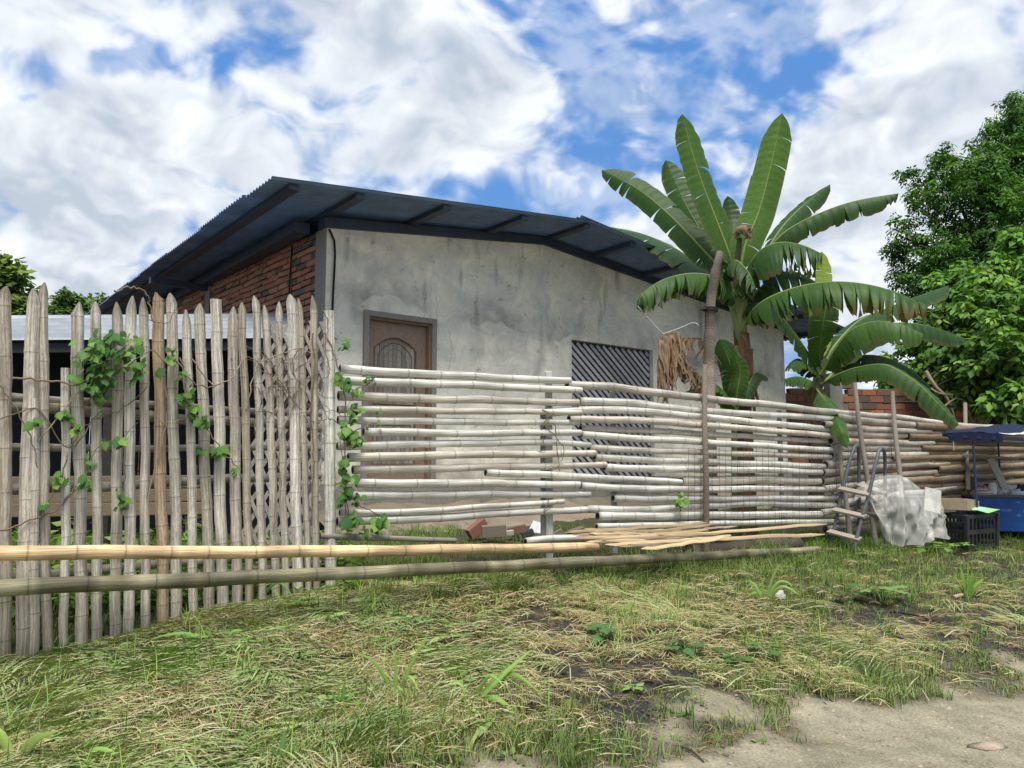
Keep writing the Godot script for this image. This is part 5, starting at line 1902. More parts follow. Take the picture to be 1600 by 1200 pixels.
func curve_at(l: Array, s: float) -> Vector3:
	var f := s * (l.size() - 1)
	var k := mini(int(f), l.size() - 2)
	var u := smoothstep(0.0, 1.0, f - k) * 0.5 + (f - k) * 0.5
	return at(l[k][0], l[k][1], l[k][2]).lerp(at(l[k + 1][0], l[k + 1][1], l[k + 1][2]), u)


# ---------------------------------------------------------------- the blue stall at the right
func stall() -> void:
	var t := thing("blue_table", Vector3.ZERO, "blue painted metal stall table with scuffed skirt at the right edge", "table")
	var a := at(1524, 832, 10.6)
	var b := at(1640, 842, 10.4)
	a.y = gh(a.x, a.z)
	b.y = gh(b.x, b.z)
	var ex := b - a
	ex.y = 0
	var len := ex.length()
	ex = ex.normalized()
	var ez := Vector3(ex.z, 0, -ex.x)
	if ez.z > 0:
		ez = -ez
	var top := 1.5 - (774.0 - 720.0) / F * 10.6
	var blue := Color(0.012, 0.095, 0.36)
	var bas := Basis(ex, Vector3.UP, ex.cross(Vector3.UP))
	var base := a.y
	for q in [[len * 0.5, 0.0, len, 0.02], [len * 0.5, 0.75, len, 0.02]]:
		var g := Geo.new()
		g.box(Transform3D(bas, a + ex * q[0] + ez * q[1] + Vector3(0, (top + base + 0.08) * 0.5 - a.y, 0)), Vector3(q[2], top - base - 0.10, q[3]), blue, 0.004)
		put("skirt", g.mesh(), M.paint, t)
	for x in [0.012, len - 0.012]:
		var g := Geo.new()
		g.box(Transform3D(bas, a + ex * x + ez * 0.375 + Vector3(0, (top + base + 0.08) * 0.5 - a.y, 0)), Vector3(0.02, top - base - 0.10, 0.72), blue)
		put("skirt", g.mesh(), M.paint, t)
	var g := Geo.new()
	g.box(Transform3D(bas, Vector3(a.x, top, a.z) + ex * len * 0.5 + ez * 0.37), Vector3(len + 0.05, 0.03, 0.83), Color(0.17, 0.14, 0.11), 0.006)
	put("table_top", g.mesh(), M.wood, t)
	for q in [[0.06, 0.06], [0.06, 0.68], [len - 0.06, 0.06], [len - 0.06, 0.68]]:
		g = Geo.new()
		g.bar(Vector3(a.x, base - 0.05, a.z) + ex * q[0] + ez * q[1], Vector3(a.x, top - 0.02, a.z) + ex * q[0] + ez * q[1], 0.045, 0.045, col(blue, 0.7), ex)
		put("leg", g.mesh(), M.paint, t)
	for k in 5:                                          # scuffs where paint is gone
		g = Geo.new()
		var p := Vector3(a.x, 0, a.z) + ex * rf(0.35, len * 0.7) + Vector3(0, base + rf(0.14, 0.5), 0) - ez * 0.013
		var pts := []
		for j in 9:
			var an := TAU * j / 9
			pts.append(p + ex * cos(an) * rf(0.02, 0.05) + Vector3(0, sin(an) * rf(0.01, 0.03), 0))
		g.face(pts, -ez, Color(0.10, 0.20, 0.40))
		put("scuff", g.mesh(), M.paint, t)
	# awning on thin blue posts
	var w := thing("awning", Vector3.ZERO, "sagging dark blue and white tarpaulin awning on thin posts", "awning")
	var c := [at(1470, 676, 9.9), at(1640, 686, 9.6), at(1555, 664, 11.4), at(1700, 672, 11.2)]
	var pole := Color(0.02, 0.05, 0.10)
	for q in [[c[0].lerp(c[1], 0.30), 0.013], [c[2].lerp(c[3], 0.5), 0.016], [c[0].lerp(c[1], 0.92), 0.016], [c[2].lerp(c[3], 0.02), 0.016]]:
		g = Geo.new()
		var p: Vector3 = q[0]
		g.tube(PackedVector3Array([gp(p.x, p.z, -0.1), Vector3(p.x, p.y - 0.02, p.z)]), radii(2, 0.014, 0.013), 8, fill(2, pole))
		put("post", g.mesh(), M.paint, w)
	for part in 2:
		g = Geo.new()
		var n := 14
		for lay in 2:
			var st := g.v.size()
			for u in n + 1:
				for v in 7:
					var s: float = lerpf(0.0, 0.52, float(u) / n) if part == 0 else lerpf(0.5, 1.0, float(u) / n)
					var r := v / 6.0
					var p: Vector3 = (c[0] as Vector3).lerp(c[1], s).lerp((c[2] as Vector3).lerp(c[3], s), r)
					p.y += -0.05 * sin(PI * s) * sin(PI * r) + n2.get_noise_2d(s * 5.0, r * 4.0) * 0.025 - 0.008 * lay + (0.006 if part else 0.0) + 0.03 * smoothstep(0.0, 0.3, s)
					g.vert(p, Vector3(0, 1 - 2 * lay, 0.05), Color(0.005, 0.013, 0.05) if part == 0 or lay else Color(0.60, 0.60, 0.58))
			for u in n:
				for v in 6:
					var i := st + u * 7 + v
					g.quad(i, i + 1, i + 8, i + 7)
		put("tarpaulin", g.mesh(), M.cloth, w)
	g = Geo.new()
	g.bar(c[0] + Vector3(0.02, -0.03, 0), c[1] + Vector3(0, -0.03, 0), 0.035, 0.04, Color(0.02, 0.03, 0.06))
	put("front_bar", g.mesh(), M.paint, w)
	g = Geo.new()
	for k in 17:
		var s := k / 16.0 * 0.56
		var p: Vector3 = (c[0] as Vector3).lerp(c[1], s) + Vector3(0, 0.03 * smoothstep(0.0, 0.3, s), 0.02)
		for j in 3:
			g.vert(p + Vector3(0, -0.055 * j * smoothstep(0.0, 0.1, s), 0.012 * sin(k * 1.7) * j), Vector3(0.1 * cos(k * 1.7), 0, 1).normalized(), Color(0.005, 0.013, 0.05))
	for k in 16:
		for j in 2:
			var i := k * 3 + j
			g.quad(i, i + 1, i + 4, i + 3)
	put("valance", g.mesh(), M.cloth, w)
	g = Geo.new()
	g.tube(PackedVector3Array([c[0].lerp(c[1], 0.11), c[0].lerp(c[1], 0.115) + Vector3(0, -0.12, 0), c[0].lerp(c[1], 0.11) + Vector3(0, -0.22, 0.01)]), radii(3, 0.005, 0.004), 5, fill(3, Color(0.5, 0.45, 0.35)))
	put("tie_string", g.mesh(), M.plain, w)
	# shelf and prop
	g = Geo.new()
	g.bar(at(1505, 711, 11.0), at(1590, 717, 10.6), 0.13, 0.035, Color(0.36, 0.33, 0.25), Vector3.UP, 0.004)
	tag(put("shelf_board", g.mesh(), M.wood), "weathered plank fixed level under the awning", "plank")
	g = Geo.new()
	g.bar(at(1547, 716, 10.75), at(1578, 778, 10.72), 0.10, 0.03, Color(0.45, 0.44, 0.38), Vector3(0, 0, 1), 0.004)
	tag(put("white_plank", g.mesh(), M.wood), "pale slanting plank propped between table and shelf", "plank")
	# things on the table
	var y := top + 0.015
	for q in [[1540, 0.12, 0.13, Color(0.62, 0.55, 0.52), "pink and white striped cloth heap on the blue table", 1], [1578, 0.25, 0.17, Color(0.60, 0.62, 0.66), "crumpled white cloth bundle right of the slanting plank", 0], [1566, 0.45, 0.16, Color(0.45, 0.02, 0.03), "red bag standing behind the slanting plank", 0], [1612, 0.2, 0.16, Color(0.05, 0.055, 0.10), "dark cloth bundle at the table's right end", 0], [1592, 0.08, 0.09, Color(0.66, 0.68, 0.72), "small white rag hanging over the table edge", 0]]:
		g = Geo.new()
		var p := at(q[0], 770, 10.6)
		var ctr := Vector3(p.x, y, p.z) + ez * (q[1] as float)
		var nn := 12
		for i in nn + 1:
			for j in nn + 1:
				var th := PI * 0.5 * i / nn
				var ph := TAU * j / nn
				var d := Vector3(cos(ph) * sin(th), cos(th), sin(ph) * sin(th))
				var rr: float = q[2] * (1.0 + 0.6 * n2.get_noise_3d(d.x * 2.0 + q[0], d.y * 2.0, d.z * 2.0))
				var cc: Color = q[3]
				if q[5] == 1 and sin((d.x + d.y * 0.7) * 26.0 + d.z * 6.0) > 0.1:
					cc = Color(0.42, 0.16, 0.14)
				g.vert(ctr + d * rr * Vector3(1.15, 0.75, 0.9), d, cc)
		for i in nn:
			for j in nn:
				var k := i * (nn + 1) + j
				g.quad(k, k + 1, k + nn + 2, k + nn + 1)
		tag(put("cloth_bundle", g.mesh(), M.cloth), q[4], "cloth")
	g = Geo.new()
	var jp := at(1556, 770, 10.6)
	jp = Vector3(jp.x, y, jp.z) + ez * 0.1
	g.tube(PackedVector3Array([jp, jp + Vector3(0, 0.02, 0), jp + Vector3(0, 0.12, 0), jp + Vector3(0, 0.15, 0), jp + Vector3(0, 0.16, 0)]), PackedFloat32Array([0.045, 0.05, 0.05, 0.035, 0.03]), 14, fill(5, Color(0.66, 0.66, 0.68)))
	tag(put("jar", g.mesh(), M.paint), "white plastic jar beside the striped cloth on the table", "jar")
	for q in [[1537, 0.45, 0.24, "brown block standing at the back left of the table"], [1528, 0.3, 0.06, "low brown scrap of wood at the table's left corner"]]:
		g = Geo.new()
		var p := at(q[0], 770, 10.6)
		var ctr := Vector3(p.x, y, p.z) + ez * (q[1] as float)
		g.box(Transform3D(bas.rotated(Vector3.UP, 0.3), ctr + Vector3(0, q[2] * 0.5, 0)), Vector3(0.07, q[2], 0.06), Color(0.17, 0.10, 0.06), 0.004)
		tag(put("wood_block", g.mesh(), M.wood), q[3], "block")


# ---------------------------------------------------------------- rubble behind the rails
func rubble() -> void:
	var list := [[745, 818, 8.9, 0.24, Color(0.30, 0.14, 0.10), "broken red brick tilted on the bank behind the rails", 1.2], [772, 827, 8.7, 0.27, Color(0.25, 0.21, 0.17), "brown brick lying level right of the tilted red one", 0.1], [808, 822, 8.9, 0.2, Color(0.27, 0.15, 0.11), "rounded red brick lump near the fence post", 0.4], [800, 815, 9.1, 0.16, Color(0.42, 0.39, 0.34), "pale stone on top of the rubble bank", 0.3],
		[794, 829, 8.7, 0.11, Color(0.50, 0.48, 0.43), "small whitish stone chip before the rubble bank", 0.2], [824, 825, 8.8, 0.15, Color(0.08, 0.07, 0.065), "dark stone in the middle of the rubble bank", 0.6], [900, 816, 9.2, 0.2, Color(0.20, 0.16, 0.12), "dull brown stone right of the whitewashed post", 0.5], [870, 828, 8.8, 0.14, Color(0.28, 0.23, 0.18), "tan stone at the foot of the whitewashed post", 0.9]]
	for q in list:
		var p := at(q[0], q[1], q[2])
		var s: float = q[3]
		p.y = gh(p.x, p.z) + s * 0.12 + 0.1
		var shape := brick_mesh(Vector3(s, s * 0.5, s * 0.55), int(q[0]))
		var m: StandardMaterial3D = M.brick.duplicate()
		m.albedo_color = (q[4] as Color).linear_to_srgb()
		tag(put("brick_rubble" if s > 0.18 else "stone", shape, m, self, Transform3D(Basis(Vector3.UP, rf(-0.6, 0.6)) * Basis(Vector3(0, 0, 1), q[6] * 0.5), p)), q[5], "rubble" if s > 0.18 else "stone")
	var g := Geo.new()
	var p := at(838, 818, 8.9)
	p.y = gh(p.x, p.z) + 0.13
	g.face([p + Vector3(-0.1, 0, 0.05), p + Vector3(0.12, -0.02, 0.06), p + Vector3(0.08, 0.09, -0.05), p + Vector3(-0.03, 0.12, -0.06)], Vector3(0, 0.6, 0.8), Color(0.62, 0.64, 0.68))
	g.face([p + Vector3(-0.1, -0.004, 0.05), p + Vector3(0.12, -0.024, 0.06), p + Vector3(0.08, 0.086, -0.05), p + Vector3(-0.03, 0.116, -0.06)], Vector3(0, -0.6, -0.8), Color(0.62, 0.64, 0.68))
	tag(put("paper_scrap", g.mesh(), M.cloth), "white scrap of sheet lying on the rubble bank", "scrap")
	# an earth bank along the footing
	g = Geo.new()
	var nx := 60
	var nz := 12
	for i in nx + 1:
		for j in nz + 1:
			var u := lerpf(-0.1, 10.0, float(i) / nx)
			var v := float(j) / nz
			var w := CORNER + EX * u + EN * lerpf(0.02, 1.3, v)
			var h := gh(w.x, w.z) + (0.30 * (1.0 - v) * (1.0 - v) + n2.get_noise_2d(u * 2.0, v * 3.0) * 0.05) * (1.0 - v) - 0.02
			g.vert(Vector3(w.x, h, w.z), (Vector3.UP + EN * 0.5 + Vector3(n2.get_noise_2d(u * 4.0, v * 5.0), 0, 0) * 0.5).normalized(), col(Color(0.30, 0.25, 0.19), 1.0 + n3.get_noise_2d(u * 4.0, v * 4.0) * 0.4))
	for i in nx:
		for j in nz:
			var k := i * (nz + 1) + j
			g.quad(k, k + 1, k + nz + 2, k + nz + 1)
	tag(put("earth_bank", g.mesh(), M.soil), "low bank of loose earth along the foot of the house wall", "ground", "", "structure")
	# bits on the ground in front
	var stones := [[835, 1098, 0.05, Color(0.30, 0.24, 0.18), "round tan stone by the brown straw in the foreground soil"], [984, 1133, 0.022, Color(0.42, 0.34, 0.27), "tiny pale pebble on dark soil near the path"], [882, 1143, 0.02, Color(0.25, 0.24, 0.22), "grey pebble below the leaning maize shoot"], [1545, 1170, 0.075, Color(0.40, 0.32, 0.24), "curled dry brown leaf lying on the bare path"]]
	for q in stones:
		g = Geo.new()
		var c := on_ground(q[0], q[1])
		var flat := 0.62 if q[2] < 0.07 else 0.22
		for i in 9:
			for j in 13:
				var th := PI * i / 8
				var ph := TAU * j / 12
				var d := Vector3(cos(ph) * sin(th), cos(th), sin(ph) * sin(th))
				g.vert(c + d * q[2] * (1.0 + 0.5 * n2.get_noise_3d(d.x + q[0], d.y, d.z)) * Vector3(1.3, flat, 0.8) + Vector3(0, q[2] * flat * 0.5, 0), d, col(q[3], rf(0.85, 1.1)))
		for i in 8:
			for j in 12:
				var k := i * 13 + j
				g.quad(k, k + 1, k + 14, k + 13)
		var leaf: bool = q[2] > 0.07
		tag(put("dry_leaf" if leaf else "stone", g.mesh(), M.dry_leaf if leaf else M.concrete), q[4], "leaf" if leaf else "stone")
	var sticks := [[[1390, 958], [1470, 975], 0.012, Color(0.06, 0.055, 0.05), "dark charred stick lying on the black soil patch"], [[1440, 1025], [1475, 1034], 0.012, Color(0.30, 0.20, 0.13), "short brown stick at the edge of the path"], [[1490, 936], [1535, 925], 0.02, Color(0.55, 0.40, 0.24), "pale split stick beside the leafy clump at right"], [[1375, 1001], [1430, 1012], 0.012, Color(0.50, 0.33, 0.18), "orange bark strip near the blue rag"], [[1060, 1172], [1100, 1196], 0.006, Color(0.07, 0.06, 0.05), "thin dark twig at the bottom of the path"],
		[[800, 1151], [880, 1148], 0.007, Color(0.5, 0.42, 0.32), "pale twig lying in front of the maize shoot"], [[1360, 1090], [1400, 1103], 0.005, Color(0.40, 0.34, 0.26), "thin pale straw lying on the path"]]
	for q in sticks:
		g = Geo.new()
		var a := on_ground(q[0][0], q[0][1]) + Vector3(0, 0.012, 0)
		var b := on_ground(q[1][0], q[1][1]) + Vector3(0, 0.012, 0)
		g.tube(curve([a, a.lerp(b, 0.4) + Vector3(0.01, 0.012, 0.01), b], 7), radii(7, q[2], q[2] * 0.6), 6, fill(7, q[3]), 0.2)
		tag(put("stick", g.mesh(), M.bark), q[4], "stick")
	g = Geo.new()
	var c0 := on_ground(1402, 996)
	var c1 := on_ground(1465, 1016)
	for k in 13:
		for j in 3:
			var u := k / 12.0
			var w := c0.lerp(c1, u) + Vector3(0, 0.012 + 0.012 * absf(n2.get_noise_2d(u * 9.0, j)), (j - 1) * 0.022 * (1.0 + sin(u * 9.0)))
			g.vert(w, Vector3.UP, Color(0.10, 0.19, 0.36).lerp(Color(0.34, 0.46, 0.46), smoothstep(0.5, 0.8, u)))
	for k in 12:
		for j in 2:
			var i := k * 3 + j
			g.quad(i, i + 1, i + 4, i + 3)
	tag(put("rag", g.mesh(), M.cloth), "torn blue rag strip trodden into the dark soil", "rag")
	g = Geo.new()
	var wc := on_ground(1218, 938)
	for i in 8:
		for j in 13:
			var th := PI * 0.5 * i / 7
			var ph := TAU * j / 12
			var d := Vector3(cos(ph) * sin(th), cos(th), sin(ph) * sin(th))
			g.vert(wc + d * 0.055 * (1.0 + 0.7 * n2.get_noise_3d(d.x * 2.0, d.y * 2.0, d.z * 2.0)) + Vector3(0, 0.02, 0), d, Color(0.62, 0.62, 0.60))
	for i in 7:
		for j in 12:
			var k := i * 13 + j
			g.quad(k, k + 1, k + 14, k + 13)
	tag(put("plastic_scrap", g.mesh(), M.cloth), "crumpled white plastic scrap in the green grass", "litter")


# ---------------------------------------------------------------- vines
func vine_leaf(lobes: bool, seed_: int) -> ArrayMesh:   # one unit long, stalk at the origin, pointing along -z
	var g := Geo.new()
	var n := 12
	var mids := []
	for k in n + 1:
		mids.append(g.vert(Vector3(0, -0.16 * pow(float(k) / n, 2.0), -float(k) / n), Vector3.UP, Color(1.12, 1.12, 1.1)))
	for s in [-1.0, 1.0]:
		var edge := []
		for k in n + 1:
			var u := float(k) / n
			var w := 0.43 * pow(sin(PI * pow(u, 0.55)), 1.15)
			if lobes:
				w *= 0.78 + 0.34 * absf(cos(u * PI * 1.5 + 0.3))
			edge.append(g.vert(Vector3(s * w, 0.10 * w - 0.5 * w * w - 0.16 * u * u + 0.03 * sin(k * 2.0 + seed_), -u + (0.12 if k == 0 else 0.0) + 0.05 * w), Vector3(s * 0.25, 1, 0).normalized(), Color(0.92, 0.92, 0.92)))
		for k in n:
			g.quad(mids[k], mids[k + 1], edge[k + 1], edge[k])
	return g.mesh()


func twine(parent: Node3D, pts: Array, r: float, c: Color, called := "stem") -> void:
	var g := Geo.new()
	var n := pts.size() * 5
	var line := curve(pts, n)
	for k in n:
		line[k] += Vector3(rf(-1, 1), rf(-1, 1), rf(-1, 1)) * r * 1.5
	g.tube(line, radii(n, r, r * 0.7), 5, fill(n, c), 0.1, false)
	put(called, g.mesh(), M.plain, parent)


func on_picket(px: float, py: float, off := 0.08) -> Vector3:
	var dir := (PICKET_A - PICKET_B).normalized()
	var nn := Vector3(-dir.z, 0, dir.x)
	return on_plane(px, py, PICKET_A + nn * (off if nn.z > 0 else -off), nn)


func leaves_at(parent: Node3D, shapes: Array, mats: Array, spots_: Array, place: Callable) -> void:
	# spots: [px, py, spread x, spread y, how many, leaf length in metres, offset from the fence]
	for q in spots_:
		for k in int(q[4] * 1.9):
			var p: Vector3 = place.call(q[0] + rng.randfn() * q[2] * 0.6, q[1] + rng.randfn() * q[3] * 0.6, q[6] + rf(-0.03, 0.09))
			var b := Basis(Vector3.UP, rf(-1.3, 1.3)) * Basis(Vector3.RIGHT, rf(-1.5, -0.55) * -1.0) * Basis(Vector3(0, 0, 1), rf(-0.5, 0.5))
			# turn the tip down and the face to the front
			b = Basis(Vector3.UP, rf(-0.9, 0.9)) * Basis(Vector3.RIGHT, rf(0.5, 1.35)) * Basis(Vector3.UP, PI + rf(-0.9, 0.9))
			put("leaf", shapes[randi_of(shapes.size())], mats[randi_of(mats.size())], parent, Transform3D(b.scaled(Vector3.ONE * q[5] * rf(0.42, 1.0)), p))


func vines() -> void:
	var shapes := [vine_leaf(false, 1), vine_leaf(true, 2), vine_leaf(true, 5)]
	var greens := tinted("leaf", [Color(0.075, 0.17, 0.042), Color(0.105, 0.21, 0.055), Color(0.05, 0.125, 0.036), Color(0.17, 0.29, 0.07)])
	var brown := Color(0.15, 0.115, 0.075)
	var v := thing("climbing_vine", Vector3.ZERO, "leafy green vine clump climbing over the upper left pickets", "vine", "vines on the picket fence")
	leaves_at(v, shapes, greens, [[150, 555, 26, 26, 26, 0.085, 0.07], [190, 545, 28, 26, 18, 0.085, 0.07], [140, 590, 24, 18, 16, 0.08, 0.07], [215, 575, 20, 18, 9, 0.095, 0.09], [175, 525, 18, 16, 8, 0.075, 0.06], [160, 610, 22, 14, 10, 0.075, 0.06]], on_picket)
	for q in [[[60, 690], [100, 640], [140, 590], [180, 550], [215, 530]], [[130, 640], [160, 600], [200, 570], [240, 548], [262, 580]], [[0, 655], [60, 640], [105, 700], [150, 655], [190, 640], [230, 605]], [[20, 590], [90, 595], [130, 600], [170, 560]], [[178, 455], [205, 448], [228, 458], [234, 478], [236, 500]], [[0, 600], [30, 650], [50, 690], [57, 730]]]:
		var p := []
		for w in q:
			p.append(on_picket(w[0], w[1], rf(0.05, 0.09)))
		twine(v, p, rf(0.004, 0.007), col(brown, rf(0.8, 1.8)))
	var v2 := thing("climbing_vine", Vector3.ZERO, "thin vine with scattered leaves low on the left pickets", "vine", "vines on the picket fence")
	leaves_at(v2, shapes, greens, [[55, 655, 5, 6, 3, 0.075, 0.06], [100, 645, 7, 6, 5, 0.08, 0.06], [122, 668, 7, 4, 3, 0.07, 0.06], [92, 745, 8, 10, 5, 0.075, 0.05], [132, 752, 7, 9, 5, 0.07, 0.06], [192, 690, 9, 7, 4, 0.085, 0.07], [164, 688, 5, 5, 3, 0.06, 0.05], [70, 790, 5, 5, 3, 0.06, 0.05], [190, 780, 10, 14, 7, 0.06, 0.04], [140, 720, 10, 12, 6, 0.06, 0.0]], on_picket)
	for q in [[[70, 795], [92, 750], [110, 700], [130, 670], [160, 640]], [[190, 800], [195, 740], [192, 690], [215, 660]], [[100, 780], [130, 750], [150, 700], [170, 690], [195, 685]], [[0, 830], [50, 812], [90, 795], [120, 760]]]:
		var p := []
		for w in q:
			p.append(on_picket(w[0], w[1], rf(0.05, 0.08)))
		twine(v2, p, rf(0.003, 0.006), col(brown, rf(0.8, 1.6)))
	var v3 := thing("climbing_vine", Vector3.ZERO, "vine trailing down between the tan and the round whitish pickets", "vine", "vines on the picket fence")
	leaves_at(v3, shapes, greens, [[292, 615, 8, 16, 8, 0.075, 0.07], [300, 640, 10, 10, 6, 0.07, 0.07], [318, 660, 10, 10, 6, 0.085, 0.08], [268, 560, 5, 8, 5, 0.07, 0.06], [283, 590, 4, 8, 4, 0.06, 0.05], [340, 705, 8, 10, 5, 0.085, 0.07], [368, 732, 7, 6, 3, 0.075, 0.07], [270, 545, 6, 6, 3, 0.06, 0.05], [312, 700, 8, 8, 3, 0.06, 0.04]], on_picket)
	for q in [[[262, 540], [285, 580], [292, 630], [318, 665], [345, 700], [375, 735]], [[235, 640], [255, 660], [285, 655], [310, 645]], [[280, 560], [300, 595], [325, 605], [345, 600]]]:
		var p := []
		for w in q:
			p.append(on_picket(w[0], w[1], rf(0.05, 0.08)))
		twine(v3, p, rf(0.003, 0.006), col(brown, rf(0.9, 1.8)))
	var v4 := thing("climbing_vine", Vector3.ZERO, "green vine hanging down the white corner post onto the rails", "vine", "vines on the picket fence")
	var place := func(px: float, py: float, off: float) -> Vector3: return on_rail(px, py, off)
	leaves_at(v4, shapes, greens, [[536, 540, 8, 10, 6, 0.08, 0.06], [530, 590, 8, 10, 7, 0.085, 0.08], [543, 600, 8, 8, 5, 0.075, 0.07], [552, 640, 10, 14, 8, 0.085, 0.07], [538, 672, 9, 10, 9, 0.095, 0.08], [556, 690, 9, 16, 10, 0.08, 0.08], [538, 722, 9, 10, 9, 0.095, 0.08], [542, 752, 9, 9, 8, 0.095, 0.08], [535, 775, 8, 8, 7, 0.095, 0.08], [562, 776, 10, 8, 6, 0.07, 0.06],
		[552, 810, 8, 8, 6, 0.12, 0.1], [590, 815, 8, 8, 5, 0.12, 0.1], [602, 805, 6, 6, 4, 0.1, 0.1], [576, 592, 7, 5, 5, 0.07, 0.05], [560, 610, 6, 6, 4, 0.06, 0.05], [592, 640, 5, 3, 2, 0.05, 0.04], [575, 668, 5, 5, 3, 0.05, 0.04], [592, 658, 4, 4, 2, 0.045, 0.04], [572, 830, 10, 8, 4, 0.08, 0.08]], place)
	for q in [[[508, 520], [528, 570], [540, 640], [538, 700], [540, 760], [545, 830]], [[528, 600], [552, 610], [570, 600], [582, 588]], [[538, 690], [560, 670], [590, 660]], [[540, 770], [565, 790], [592, 805]], [[545, 850], [540, 800], [536, 740], [530, 680]]]:
		var p := []
		for w in q:
			p.append(on_rail(w[0], w[1], rf(0.06, 0.1)))
		twine(v4, p, rf(0.004, 0.007), col(brown, rf(0.8, 1.6)))
	var v5 := thing("dry_vine", Vector3.ZERO, "tangle of dry brown vine stems wound round the right pickets", "vine")
	var cx := [[420, 565], [432, 590], [445, 560], [415, 640], [450, 620], [492, 570], [488, 640], [405, 600]]
	for k in 44:
		var c: Array = cx[randi_of(8)]
		var p := []
		var x: float = c[0] + rng.randfn() * 10.0
		var y: float = c[1] + rng.randfn() * 18.0
		var an := rf(0, TAU)
		for j in 5:
			p.append(on_picket(x, y, rf(0.0, 0.08)))
			an += rf(-1.1, 1.1)
			x += cos(an) * 15.0
			y += sin(an) * 17.0
		twine(v5, p, rf(0.002, 0.0045), col(Color(0.17, 0.13, 0.095), rf(0.5, 1.6)))
	for q in [[[488, 520], [492, 580], [486, 640], [490, 700], [487, 790]], [[470, 640], [440, 600], [420, 560], [405, 545]], [[500, 480], [512, 500], [508, 540], [516, 580]], [[385, 640], [400, 575], [420, 560], [470, 545], [490, 555]], [[455, 560], [462, 620], [430, 700], [440, 760], [425, 830]], [[230, 780], [250, 700], [262, 640], [255, 600]], [[300, 560], [330, 600], [362, 590], [380, 560]], [[232, 500], [262, 505], [270, 490], [276, 480]]]:
		var p := []
		for w in q:
			p.append(on_picket(w[0], w[1], rf(0.05, 0.08)))
		twine(v5, p, rf(0.003, 0.006), col(Color(0.19, 0.15, 0.11), rf(0.7, 1.5)))
	var v6 := thing("climbing_vine", Vector3.ZERO, "single light green sprig on the rails left of the wooden stake", "vine")
	leaves_at(v6, shapes, [greens[3], greens[1]], [[1062, 782, 4, 7, 6, 0.10, 0.06], [1064, 768, 3, 3, 2, 0.07, 0.05]], place)
	twine(v6, [on_rail(1063, 800, 0.05), on_rail(1062, 780, 0.07), on_rail(1076, 772, 0.06), on_rail(1084, 762, 0.05)], 0.004, brown)
	var v7 := thing("dry_vine", Vector3.ZERO, "withered brown creeper tied round the whitewashed fence post", "vine")
	for q in [[[848, 640], [862, 650], [852, 665], [866, 680], [880, 700], [878, 720]], [[858, 650], [846, 672], [852, 700], [840, 705]], [[852, 668], [866, 662], [870, 690], [874, 735]], [[858, 780], [850, 800], [864, 790], [872, 782]]]:
		var p := []
		for w in q:
			p.append(on_rail(w[0], w[1], rf(0.05, 0.08)))
		twine(v7, p, 0.005, brown)
	# leafy growth seen between and behind the pickets
	var xs := []
	var cs := PackedColorArray()
	for k in 620:
		var px := rf(-40, 560)
		var d := lerpf(5.1, 7.0, rf(0, 1)) + px / 560.0 * 1.0
		var p := at(px, 850, d)
		p.y = gh(p.x, p.z) + absf(rng.randfn()) * (0.22 if px < 330 else 0.10)
		if (p - PICKET_A).dot(Vector3(0.7243, 0, 0.6895)) > -0.12 and px < 520:
			continue
		xs.append(Transform3D(Basis(Vector3.UP, rf(0, TAU)) * Basis(Vector3.RIGHT, rf(-0.3, 0.3)), p).scaled_local(Vector3.ONE * rf(0.7, 1.3)))
		cs.append([Color(0.16, 0.26, 0.05), Color(0.11, 0.20, 0.04), Color(0.08, 0.15, 0.035), Color(0.22, 0.31, 0.07)][randi_of(4)])
	tag(many("undergrowth", leaf_cluster(0.11, 7, 31, 0.1, 0.6), M.leaf, xs, cs), "leafy green undergrowth seen through the gaps of the pickets", "undergrowth", "", "stuff")


# ---------------------------------------------------------------- single weeds and shoots
func blade(g: Geo, p: Array, w: float, c: Color) -> void:
	var n := 12
	var line := curve(p, n)
	var twist := rf(-0.4, 0.4)
	for k in n:
		var u := float(k) / (n - 1)
		var t := (line[mini(k + 1, n - 1)] - line[maxi(k - 1, 0)]).normalized()
		var s := t.cross(Vector3(0.2, 0.5, 1.0)).normalized().rotated(t, twist)
		var nn := s.cross(t).normalized()
		var h := w * 0.5 * pow(1.0 - u, 0.6) * minf(1.0, 0.45 + u * 2.5)
		var cc := col(c, 0.9 + 0.25 * u)
		g.vert(line[k] - s * h + nn * h * 0.3, (nn - s * 0.4).normalized(), cc)
		g.vert(line[k], nn, col(cc, 1.15))
		g.vert(line[k] + s * h + nn * h * 0.3, (nn + s * 0.4).normalized(), cc)
	var b := g.v.size() - n * 3
	for k in n - 1:
		for j in 2:
			var i := b + k * 3 + j
			g.quad(i, i + 1, i + 4, i + 3)


func shoot(label: String, base: Array, tips: Array, w: float, c: Color, called := "grass_shoot", category := "shoot") -> void:
	# tips: [px, py, bulge px, nearer by metres]
	var o := thing(called, Vector3.ZERO, label, category)
	var b := on_ground(base[0], base[1])
	for q in tips:
		var g := Geo.new()
		var tip := at(q[0], q[1], -b.z - q[3])
		tip.y = maxf(tip.y, gh(tip.x, tip.z) + 0.02)
		var mid := b.lerp(tip, 0.5) + Vector3(0, q[2], 0)
		blade(g, [b + Vector3(rf(-0.01, 0.01), -0.01, rf(-0.01, 0.01)), mid, tip], w * rf(0.95, 1.35), col(c, rf(0.8, 1.2)))
		put("blade", g.mesh(), M.grass, o)


